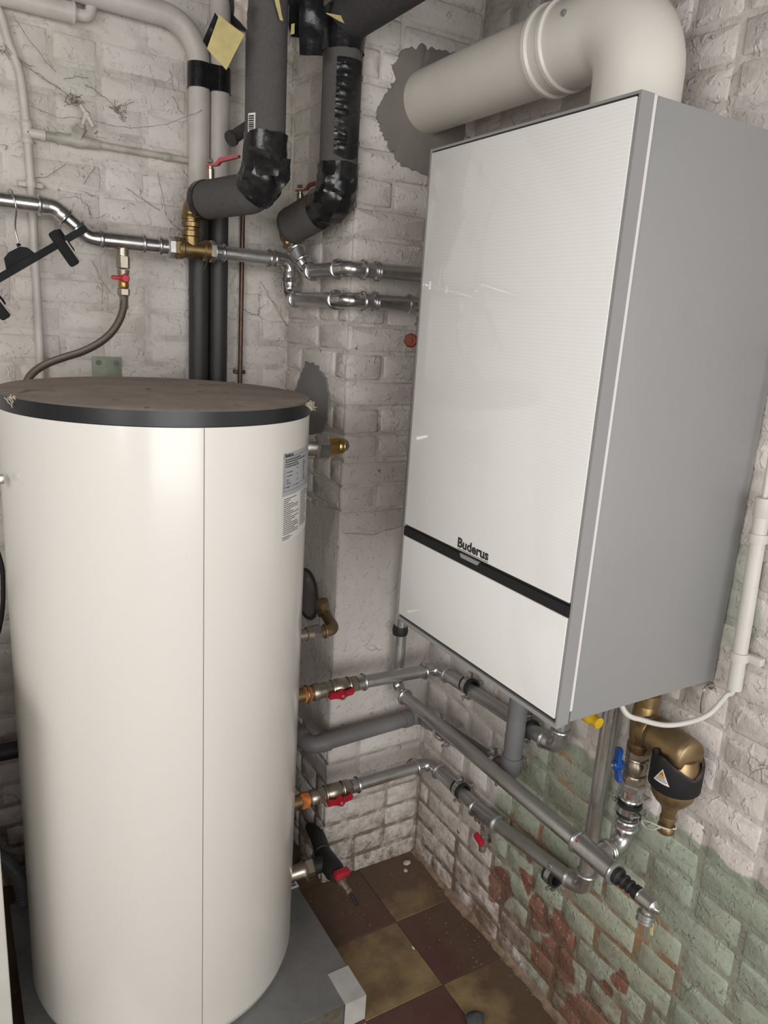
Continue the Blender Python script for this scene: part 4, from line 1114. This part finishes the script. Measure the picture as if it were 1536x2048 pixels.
cpx = thing('copper_pipe', (-0.4244, 0.3350, 1.5068), 'thin dark copper pipe standing right of the black soil pipes', 'pipe')
cx_ = (-0.4244, 0.3350, 1.5068)[0]; obj('tube', MB().tube([(cx_, .335, .001), (cx_ - .001, .335, 1.2), (cx_, .335, 1.76)], .0056, 14), M_COPPER, cpx)
obj('saddle', MB().box((cx_, .344, 1.33), (.03, .012, .010), None, .002), M_COPPER, cpx)

# ---- old painted water pipe with stopcock
OY = .336
ow = thing('old_water_pipe', (-0.8917, 0.3360, 1.8086), 'old thin painted pipe down the left of the back wall with a stopcock branch', 'pipe')
op = [(-0.9783, 0.3360, 2.0793), (-0.9336, 0.3360, 2.0239), (-0.9172, 0.3360, 1.9688), (-0.9016, 0.3360, 1.9226), (-0.8959, 0.3360, 1.8733), (-0.8927, 0.3360, 1.8084), (-0.8901, 0.3360, 1.7078), (-0.8896, 0.3360, 1.5781), (-0.8887, 0.3360, 1.3679), (-0.8892, 0.3360, 1.2687), (-.884, OY, 1.0), (-.884, OY, .2)]
obj('riser', MB().tube(catmull(op, 5), .0083, 14), M_PAINTP, ow)
jt = V(*(-0.8927, 0.3360, 1.8084)); jz = jt.z
obj('tee', MB().lathe([(-.022, .0095), (-.020, .0112), (-.012, .0112), (-.010, .0098), (.010, .0098), (.012, .0112), (.020, .0112), (.022, .0095)], jt, (0, 0, 1), 18).lathe([(0, .0098), (.024, .0098), (.026, .0115), (.034, .0115), (.036, .009)], jt, (1, 0, 0), 18), M_PAINTP, ow)
ve = V(*(-0.8371, 0.3360, 1.8120)); vf = V(*(-0.7492, 0.3360, 1.8130)); pe = V(*(-0.5563, 0.3360, 1.8077))
for q in (ve, vf, pe): q.z = jz + (q.x - jt.x) * -.006
obj('branch', MB().tube([jt, ve], .0085, 14).tube([vf, pe], .0072, 14).lathe([(0, .0075), (.002, .0088), (.016, .0088), (.018, .0075)], V(*(-0.6142, 0.3360, 1.8092)) * 0 + V((-0.6142, 0.3360, 1.8092)[0], OY, jz - .002), (1, 0, 0), 14), M_PAINTG, ow)
vm = (ve + vf) / 2; bdv = (vf - ve); sx_ = V(*(-0.7994, 0.3360, 1.8213)); sx_.z = jz - .001
sd = (V(*(-0.7812, 0.3060, 1.8540)) - sx_).normalized()
scb = obj('stopcock', MB().lathe([(0, .0095), (.006, .0118), (.022, .0105), (.030, .0122), (.040, .0135), (.052, .0122), (.062, .0105), (bdv.length - .01, .0108), (bdv.length, .009)], ve, bdv, 18)
          .lathe([(.004, .0125), (.022, .0115), (.026, .0125), (.032, .0125), (.034, .008), (.040, .0065)], sx_, sd, 6), M_PAINTG, ow)
tt = sx_ + sd * .062
obj('tap_handle', MB().tube([sx_ + sd * .036, tt], .0042, 10).lathe([(-.003, .006), (.006, .0075), (.012, .0062)], tt - sd * .006, sd, 12).tube([tt + V(-.012, 0, .016), tt, tt + V(.012, -.002, -.022)], [.0035, .0055, .0042], 10), M_PAINTP, scb)
ck = V(*(-0.8900, 0.3360, 1.7088))
sc2 = obj('saddle_clip', MB().box(ck + V(0, .006, 0), (.050, .010, .012), None, .004).lathe([(-.006, .0105), (.006, .0105)], ck, (0, 0, 1), 16), M_PAINTP, ow)
tpx = thing('socket_pipe', (-0.8398, 0.3250, 2.0458), 'white painted socketed pipe in the top left corner of the back wall', 'pipe')
k0 = V(*(-0.9819, 0.3250, 2.0297)); k1 = V(*(-0.7928, 0.3250, 2.0462)); k0 = V(-1.3, .325, k1.z)
obj('socket', MB().tube([k0, k1], .0195, 22), M_PAINTP, tpx)
obj('lip', MB().ring(k1 - V(.003, 0, 0), (1, 0, 0), .0195, .0022, 22), M_PAINTP, tpx)
obj('bend', MB().tube(fillet([k1 - V(.02, 0, 0), k1 + V(.028, 0, 0), k1 + V(.034, 0, .030)], .014, 8), .0115, 16), M_PAINTP, tpx)

# ---- green painted wall plate
gp_ = thing('wall_plate', (-0.7459, 0.3520, 1.3377), 'small green painted metal plate with two screw heads, just above the tank lid', 'plate')
ga = (-0.7789, 0.3500, 1.3529); gb = (-0.7133, 0.3500, 1.3527)
obj('plate', MB().bb((ga[0], .347, 1.22), (gb[0], .352, 1.357), .001), M_PLATE, gp_)
for u in ((-0.7650, 0.3500, 1.3431), (-0.7248, 0.3500, 1.3431)):
    obj('screw', MB().ring((u[0], .3455, u[2]), (0, -1, 0), .0048, .0012, 16).lathe([(0, .0045), (.002, .0035)], (u[0], .347, u[2]), (0, -1, 0), 14), M_CEMENTD, gp_)
gs = MB().box((ga[0] + .004, .3462, 1.338), (.006, .001, .012)); 

# ---- trouser hanger on the zinc pipe
hg = thing('clothes_hanger', (-0.9333, 0.2150, 1.5776), 'black plastic trouser hanger hooked over the shiny zinc pipe, far left', 'hanger')
ha = V(*(-1.1015, 0.2150, 1.4220)); hb = V(*(-0.8064, 0.2000, 1.6228)); hd = (hb - ha).normalized(); hn = V(0, -1, 0); hu = hn.cross(hd).normalized()
if hu.z < 0: hu = -hu
obj('bar', MB().prism([ha - hu * .0080 + hn * .004, hb - hu * .0070 + hn * .004, hb + hu * .0065 + hn * .004, ha + hu * .0080 + hn * .004], -hn * .008), M_BLACKP, hg)
m0 = V(*(-0.9303, 0.2150, 1.5477))
nb = [(-.034, -.006), (.034, -.006), (.027, .014), (.016, .022), (-.008, .023), (-.022, .018), (-.028, .006)]
obj('shoulder', MB().prism([m0 + hd * a + hu * b + hn * .005 for a, b in nb], -hn * .010), M_BLACKP, hg)
hk = V(*(-0.9331, 0.2150, 1.5804)); top = V(*(-0.9347, 0.2500, 1.6623)); tz = P0.z
hx = top.x
hook = [hk - hu * .004, hk + V(-.002, .004, .030), V(hx + .004, YB - .021, tz - .020), V(hx + .001, YB - .0195, tz + .002), V(hx - .002, YB - .012, tz + .0155), V(hx - .004, YB, tz + .0185), V(hx - .006, YB + .013, tz + .0145), V(hx - .007, YB + .019, tz)]
obj('hook', MB().tube(catmull(hook, 6), .0016, 10), M_CHROME, hg)
obj('hook_socket', MB().lathe([(0, .0045), (.006, .003)], hk - hu * .006, hu, 12), M_BLACKP, hg)
for c0, nm in (((-0.8497, 0.2000, 1.5788), 1), ((-0.9822, 0.2000, 1.4654), 2)):
    c0 = V(*c0); F = Matrix((hd, hn, hu)).transposed()
    cl = obj('clip', MB().box(c0, (.021, .014, .074), F, .005).box(c0 + hd * .007 + hn * -.011 + hu * .010, (.022, .009, .050), F, .004), M_BLACKP, hg)
    obj('pad', MB().box(c0 + hd * .0112 - hu * .012 + hn * .001, (.0035, .011, .046), F, .0015), M_CLEAR, cl)

# ================================================================== fittings on the tank side
tu = thing('tank_outlet', (-0.4043, -0.1000, 1.2130), 'uppermost screw union on the tank side: zinc hex nut and yellow brass stub', 'pipe union')
uz = (-0.4043, -0.1000, 1.2130)[2]; ux = lambda u: u
X0 = -.4595; Xn0 = (-0.4194, -0.1000, 1.2134)[0]; Xn1 = (-0.3890, -0.1000, 1.2126)[0]; Xb = (-0.3652, -0.1000, 1.2119)[0]; Xe = (-0.3471, -0.1000, 1.2114)[0]
obj('collar', MB().lathe([(0, .018), (.012, .018), (.014, .0235), (Xn0 - X0 - .004, .0255), (Xn0 - X0, .022)], (X0, -.1, uz), (1, 0, 0), 28), M_CHROME, tu)
obj('hex_nut', MB().hexnut((Xn0, -.1, uz), (1, 0, 0), .0295, Xn1 - Xn0, .25), M_FIT, tu, 0)
obj('stub', MB().lathe([(0, .0205), (Xb - Xn1 - .003, .0205), (Xb - Xn1, .017), (Xb - Xn1 + .004, .0185), (Xb - Xn1 + .010, .0185)], (Xn1, -.1, uz), (1, 0, 0), 24), M_BRASSY, tu)
ee = V(Xe, -.1, uz)
obj('end_elbow', MB().tube([(Xb + .004, -.1, uz), (Xb + .012, -.1, uz)] + arc((Xb, -.1, uz), (Xe + .004, -.1, uz), (Xe + .004, 0, uz), .014, 6) + [(Xe + .004, -.068, uz)], .0135, 18).ring((Xb + .012, -.1, uz), (1, 0, 0), .0145, .003), M_NICKEL, tu)

tm = thing('tank_circulation_union', (-0.3972, -0.1000, 0.7880), 'middle screw union on the tank side, ending in a dark brass elbow', 'pipe union')
mz = (-0.3971, -0.1000, 0.7868)[2]; Xa = (-0.4046, -0.1000, 0.7880)[0]; Xc = (-0.3845, -0.1000, 0.7847)[0]; Xm = (-0.3439, -0.1000, 0.7853)[0]
obj('collar', MB().lathe([(0, .012), (Xa - X0 - .016, .0125), (Xa - X0 - .014, .0165), (Xa - X0, .0165)], (X0, -.1, mz), (1, 0, 0), 24), M_NICKEL, tm)
obj('hex_nut', MB().hexnut((Xa, -.1, mz), (1, 0, 0), .0195, Xc - Xa, .2), M_FIT, tm, 0)
ml = V(*(-0.3258, 0.0200, 0.7943))
obj('elbow', MB().tube([(Xc - .002, -.1, mz), (Xc + .010, -.1, mz)] + arc((Xc, -.1, mz), (Xm, -.1, mz), (Xm - .012, .03, mz + .028), .018, 7) + [V(Xm, -.1, mz).lerp(ml, .6)], .0135, 18).ring((Xc + .012, -.1, mz), (1, 0, 0), .0140, .003), M_BRASS, tm)
dm = (V(Xm, -.1, mz) - ml).normalized()
obj('end_cap', MB().hexnut(ml + dm * .034 - V(0, 0, .004), V(-.35, -.1, 1), .017, .030), M_BRASS, tm, 0)
obj('cap_top', MB().lathe([(0, .016), (.010, .016), (.012, .012)], ml + dm * .034 + V(-.35, -.1, 1).normalized() * .024, V(-.35, -.1, 1), 18), M_BRASS, tm)

tl = thing('tank_inlet', (-0.3937, -0.1000, 0.1544), 'lowest screw union on the tank, black fittings and a red drain tap', 'pipe union')
lz = (-0.3938, -0.1000, 0.1574)[2]; La = (-0.4020, -0.1000, 0.1605)[0]; Lb = (-0.3772, -0.1000, 0.1512)[0]; Lt = (-0.3348, -0.1000, 0.1591)[0]
obj('collar', MB().lathe([(0, .018), (La - X0 - .006, .0185), (La - X0, .0225)], (X0, -.1, lz), (1, 0, 0), 24), M_NICKEL, tl)
obj('hex_nut', MB().hexnut((La, -.1, lz), (1, 0, 0), .0300, Lb - La, .2), M_NICKEL, tl, 0)
obj('black_tee', MB().lathe([(0, .0205), (Lt - Lb - .01, .0205), (Lt - Lb + .012, .023)], (Lb, -.1, lz), (1, 0, 0), 24).lathe([(-.03, .023), (-.025, .025), (.04, .025), (.055, .020)], (Lt, -.1, lz), (0, -1, .05), 24), M_RUBBER, tl)
l1 = V(Lt, -.075, lz + .006); l2 = V(*(-0.2613, 0.1600, 0.0694))
obj('lagged_pipe', MB().tube(catmull([l1, l1.lerp(l2, .35) + V(.0, 0, .012), l1.lerp(l2, .7) + V(0, 0, .01), l2, l2 + V(-.08, .10, .06)], 6), .0205, 18), M_FOAMD, tl)
lk = V(Lt, -.158, lz + .0)
tap = obj('drain_tap', MB().lathe([(-.012, .012), (0, .0105), (.014, .0095), (.016, .012), (.022, .012), (.024, .008), (.042, .0065), (.044, .0085), (.050, .0085), (.052, .006)], lk, (.16, -1, -.28), 18), M_NICKEL, tl)
obj('handle', MB().box(lk + V(.004, -.010, .016), (.040, .020, .015), Matrix.Rotation(.05, 3, 'Z'), .003), M_RED, tap, label='red plastic handle')
obj('hose_tail', MB().tube([lk + V(.010, -.052, -.015), lk + V(.014, -.078, -.026)], .0045, 10), M_RUBBER, tap)

# ================================================================== behind and left of the tank
bpz = (-1.0083, 0.3000, 0.4255)[2]
bp = thing('black_waste_pipe', (-1.05, .30, bpz), 'black horizontal waste pipe on the back wall, left of the tank', 'pipe')
obj('tube', MB().tube([(-1.8, .30, bpz), (-.62, .30, bpz - .01)], .021, 20), M_PVCD, bp)
ch = thing('corrugated_hose', (-1.0005, 0.2000, 0.1250), 'dark grey corrugated hose drooping behind the tank, left edge', 'hose')
chp = catmull([(-1.0825, 0.2000, 0.2518), (-1.0295, 0.2000, 0.1850), (-1.0044, 0.2000, 0.1123), (-0.9995, 0.2000, -0.0056), (-0.9988, 0.2000, -0.1717)], 24)
obj('tube', MB().tube(chp, [.0155 + .0016 * (i % 2) for i in range(len(chp))], 16), M_HOSEG, ch, 0)
cw = thing('black_cable', (-0.9972, 0.3000, 0.8296), 'black cable hanging beside the left flank of the tank', 'cable')
obj('cable', MB().tube(catmull([(-1.06, .26, 1.1), (-1.0037, 0.2600, 0.9379), (-0.9969, 0.2600, 0.8495), (-1.0106, 0.2600, 0.7496), (-1.06, .26, .60), (-1.08, .28, .3)], 6), .005, 10), M_RUBBER, cw)
ap = thing('white_appliance', (-1.36, -.40, 0), 'white appliance cabinet whose edge shows in the lower left corner', 'appliance')
obj('carcass', MB().bb((-1.66, -.30, .02), (-1.062, .10, .86), .006), M_WHITEP, ap)
obj('front_panel', MB().bb((-1.66, -.322, .03), (-1.0575, -.3005, .86), .004), M_WHITEP, ap)
for sx in (-1.62, -1.10):
    for sy in (-.26, .06): obj('foot', MB().lathe([(0, .018), (.021, .018)], (sx, sy, 0), (0, 0, 1), 12), M_RUBBER, ap)

# ================================================================== right edge: conduit and cable
cq0 = V(*(-0.0240, -0.8664, 0.9402)); cq1 = V(*(-0.0240, -0.8553, 1.2536))
cn = thing('cable_conduit', cq0, 'white plastic conduit clipped to the right wall behind the boiler', 'conduit')
obj('tube', MB().tube([cq0, cq1], .0115, 22), M_WHITEP, cn); cdir = (cq1 - cq0).normalized()
obj('end_lip', MB().lathe([(-.030, .0117), (-.028, .0132), (0, .0132), (.001, .0108)], cq1, cdir, 22), M_WHITEP, cn)
for k, t in enumerate((.18, .80)):
    c = cq0.lerp(cq1, t)
    obj('saddle_clip', MB().lathe([(-.007, .0117), (-.007, .0142), (.007, .0142), (.007, .0117), (-.007, .0117)], c, cdir, 22, False).box(c + V(.012, -.020, 0), (.014, .026, .014), None, .003).box(c + V(.012, .016, 0), (.014, .014, .014), None, .003), M_WHITEP, cn)
ca = thing('white_cable', cq0, 'white cable looping from the conduit to underneath the boiler', 'cable')
cpp = [cq1 + cdir * .25 + V(0, 0, 0), cq1 + cdir * .02, cq0.lerp(cq1, .5), cq0 + cdir * .01, (-0.0300, -0.8590, 0.9255), (-0.0500, -0.8486, 0.8924), (-0.0850, -0.8369, 0.8792), (-0.1200, -0.8218, 0.8750), (-0.1600, -0.8084, 0.8865), (-0.1900, -0.7965, 0.9014), (-.20, -.775, .945)]
obj('cable', MB().tube(catmull(cpp, 8), .0044, 12), M_WHITEP, ca)
wh = V(*(-0.0030, -0.8125, 0.9152))
wp = thing('wall_hook', wh, 'tiny grey metal hook in the right wall under the boiler corner', 'hook')
obj('plug', MB().lathe([(0, .006), (.004, .006), (.005, .003)], wh + V(.004, 0, 0), (-1, 0, 0), 12), M_FITD, wp)
obj('hook', MB().tube(catmull([wh, wh + V(-.012, 0, .002), wh + V(-.018, -.001, -.006), wh + V(-.016, .001, -.03), wh + V(-.008, .003, -.05)], 5), .0016, 8), M_FITD, wp)

# ================================================================== floor crumbs
def crumb(name, p, s, m, label, cat, group=None, seed=1, flat=.6):
    bm = bmesh.new(); bmesh.ops.create_icosphere(bm, subdivisions=2, radius=1.0)
    mb = MB()
    for q in bm.verts:
        d = q.co.normalized(); k = 1 + .35 * mnoise.noise(d * 1.6 + Vector((seed, seed, seed)))
        mb.v.append(Vector((d.x * s[0] * k, d.y * s[1] * k, max(d.z * s[2] * k, -s[2] * .6) + s[2] * .6)) + Vector(p))
    bm.verts.index_update(); mb.f = [tuple(v.index for v in f.verts) for f in bm.faces]; bm.free()
    return tag(obj(name, mb, m, None, 35), label, cat, group)
crumb('plaster_chip', (-0.0464, -0.0384, 0.0000), (.012, .009, .005), M_STONE, 'largest pale plaster chip on the floor near the far corner', 'plaster chip', 'plaster chips on the floor', 1)
crumb('plaster_chip', (-0.0660, -0.0617, 0.0000), (.006, .007, .004), M_STONE, 'second plaster chip, just in front of the largest chip', 'plaster chip', 'plaster chips on the floor', 2)
crumb('plaster_chip', (-0.1896, -0.2934, 0.0000), (.002, .006, .002), M_PAPERW, 'thin white splinter on the yellow floor tile', 'plaster chip', 'plaster chips on the floor', 3)
crumb('plaster_chip', (-0.3156, 0.0762, 0.0000), (.022, .016, .010), M_STONE, 'rough plaster lump beneath the tank\'s lowest union', 'plaster chip', 'plaster chips on the floor', 4)
crumb('felt_lump', (-0.1785, -0.5247, 0.0000), (.022, .020, .016), M_DARKST, 'dark grey fuzzy lump on the floor at the bottom edge', 'lump', None, 5)
rnd = random.Random(12); mb = MB()
for k in range(150):
    t = rnd.random()
    if rnd.random() < .55: x = -abs(rnd.gauss(0, .06)) - .006; y = -rnd.random() * .75
    else: x = rnd.uniform(-.38, -.01); y = -abs(rnd.gauss(.02, .2)) - .005
    s = rnd.uniform(.0005, .0015)
    mb.box((x, y, s * .5), (s * 1.6, s * 1.2, s), Matrix.Rotation(rnd.random() * 6, 3, 'Z'))
gb_ = tag(obj('grit', mb, M_GRIT, None, 0), 'scattered pale mortar grit along the foot of the walls', 'grit'); gb_['kind'] = 'stuff'
# crumbled mortar banked along the foot of the right wall
mb = MB(); N = 60; M_ = 5
for i in range(N + 1):
    y = -.002 - 1.0 * i / N; h = .012 + .014 * mnoise.noise(Vector((y * 9, 1, 0))) + .010 * mnoise.noise(Vector((y * 40, 2, 0))); d = .016 + .014 * mnoise.noise(Vector((y * 7, 5, 0))) + .008 * mnoise.noise(Vector((y * 50, 5, 0)))
    h = max(h, .006); d = max(d, .010)
    for j in range(M_):
        t = j / (M_ - 1); mb.v.append(Vector((.002 - d * t, y, h * (1 - t) ** 1.6 + .002 * mnoise.noise(Vector((y * 60, t * 9, 0))) * (1 - t))))
for i in range(N):
    for j in range(M_ - 1):
        a = i * M_ + j; mb.f.append((a, a + M_, a + M_ + 1, a + 1))
rb = obj('mortar_rubble', mb, M_RUBBLE, wall_right, 50); rb['kind'] = 'stuff'

# ================================================================== cobwebs on the back wall
def strand(mb, a, b, sag, seed, r=.00042, kn=3):
    a, b = Vector(a), Vector(b); pts = []; n = 26
    for i in range(n + 1):
        t = i / n; p = a.lerp(b, t) + V(0, 0, -sag * 4 * t * (1 - t)); p += mnoise.noise_vector(p * 45 + Vector((seed, 0, 0))) * .004 + mnoise.noise_vector(p * 160 + Vector((0, seed, 0))) * .0018
        pts.append(p)
    rs = [r * (1 + 1.6 * max(0, mnoise.noise(Vector((i * .9, seed, 1))))) for i in range(n + 1)]
    mb.tube(pts, rs, 5)
WY = .343
mb = MB()
for k, (a, b, s) in enumerate([((-0.9327, 0.3300, 1.9550), (-0.8723, 0.3300, 1.9319), .004), ((-0.9323, 0.3300, 1.9613), (-0.8007, 0.3250, 1.8844), .003), ((-0.9257, 0.3300, 1.9521), (-0.8265, 0.3300, 1.9013), .002), ((-0.9083, 0.3350, 2.0192), (-0.8321, 0.3350, 1.9339), .006), ((-0.7646, 0.3000, 1.8463), (-0.5381, 0.2900, 1.9069), .022), ((-0.8852, 0.3300, 1.8584), (-0.7859, 0.3200, 1.8519), .008),
        ((-0.8141, 0.3430, 1.9252), (-0.7693, 0.3430, 1.9370), -.002), ((-0.7769, 0.3430, 1.9212), (-0.7168, 0.3430, 1.8890), -.008), ((-0.7168, 0.3430, 1.8890), (-0.6743, 0.3430, 1.9098), .003), ((-0.7167, 0.3430, 1.8920), (-0.6983, 0.3430, 1.8755), .003), ((-0.5974, 0.3430, 1.9865), (-0.5844, 0.3430, 1.9439), .001), ((-0.5901, 0.3430, 1.9377), (-0.5677, 0.3430, 1.9010), .001),
        ((-0.6252, 0.3430, 1.7719), (-0.6035, 0.3430, 1.6785), .004), ((-0.6035, 0.3430, 1.6785), (-0.5687, 0.3430, 1.6496), .002), ((-0.6919, 0.3430, 1.7310), (-0.6205, 0.3430, 1.6927), .004), ((-0.7732, 0.3430, 1.5689), (-0.7333, 0.3430, 1.4986), .004), ((-0.7866, 0.3430, 1.7260), (-0.7598, 0.3430, 1.7622), .0), ((-0.8907, 0.3430, 1.7203), (-0.8156, 0.3430, 1.7608), .006),
        ((-0.5513, 0.2260, 1.6017), (-0.5608, 0.2900, 1.5090), .002), ((-0.5398, 0.2260, 1.6081), (-0.5515, 0.2700, 1.5431), .004), ((-0.2325, 0.3420, 1.4691), (-0.3111, 0.3420, 1.2588), .0), ((-0.3742, 0.3420, 1.5586), (-0.2588, 0.3420, 1.4036), .006), ((-0.3394, 0.3420, 1.5126), (-0.2886, 0.3420, 1.4407), .0), ((-0.3012, 0.3400, 2.1525), (-0.2944, 0.3400, 2.0371), .0), ((-0.3136, 0.3400, 2.0653), (-0.2892, 0.3400, 2.0381), .003), ((-0.3145, 0.3400, 2.0168), (-0.2877, 0.3400, 2.0319), .0)]):
    strand(mb, a, b, s, k)
for k, p in enumerate([(-0.8083, 0.3250, 1.8906), (-0.7986, 0.3250, 1.8886), (-0.8038, 0.3250, 1.8791), (-0.7127, 0.3430, 1.8888), (-0.6993, 0.3430, 1.8773), (-0.9293, 0.3300, 1.9531)]):
    p = V(*p)
    for q in range(10):
        a = p + V(random.uniform(-.008, .008), random.uniform(-.003, .003), random.uniform(-.006, .006)); strand(mb, a, a + V(random.uniform(-.014, .014), 0, random.uniform(-.012, .012)), .002, q + k * 7, .0005)
cb = tag(obj('cobwebs', mb, M_COB, None, 60), 'dusty cobweb strands strung across the back wall and its pipes', 'cobweb'); cb['kind'] = 'stuff'
# fluffy dust hanging over the lid edge
mb = MB()
for u, v in ((585,808), (596,812), (590,820), (602,806), (596,826), (40,792), (44,800)):
    pass
for a0, dz in ((-.62, 0), (-.66, .004), (-.70, .001), (-.58, .003), (-2.78, .002), (-2.76, .0)):
    p = V(TC.x + .2785 * math.cos(a0), TC.y + .2785 * math.sin(a0), 1.3262 - dz)
    for q in range(7):
        strand(mb, p + V(random.uniform(-.006, .006), random.uniform(-.004, .004), 0), p + V(random.uniform(-.002, .010), random.uniform(-.010, .004), random.uniform(-.014, .002)), .001, a0 * 9 + q, .0007)
fl = tag(obj('dust_fluff', mb, M_STONE, None, 60), 'grey dust fluff hanging over the rim of the tank lid', 'dust'); fl['kind'] = 'stuff'
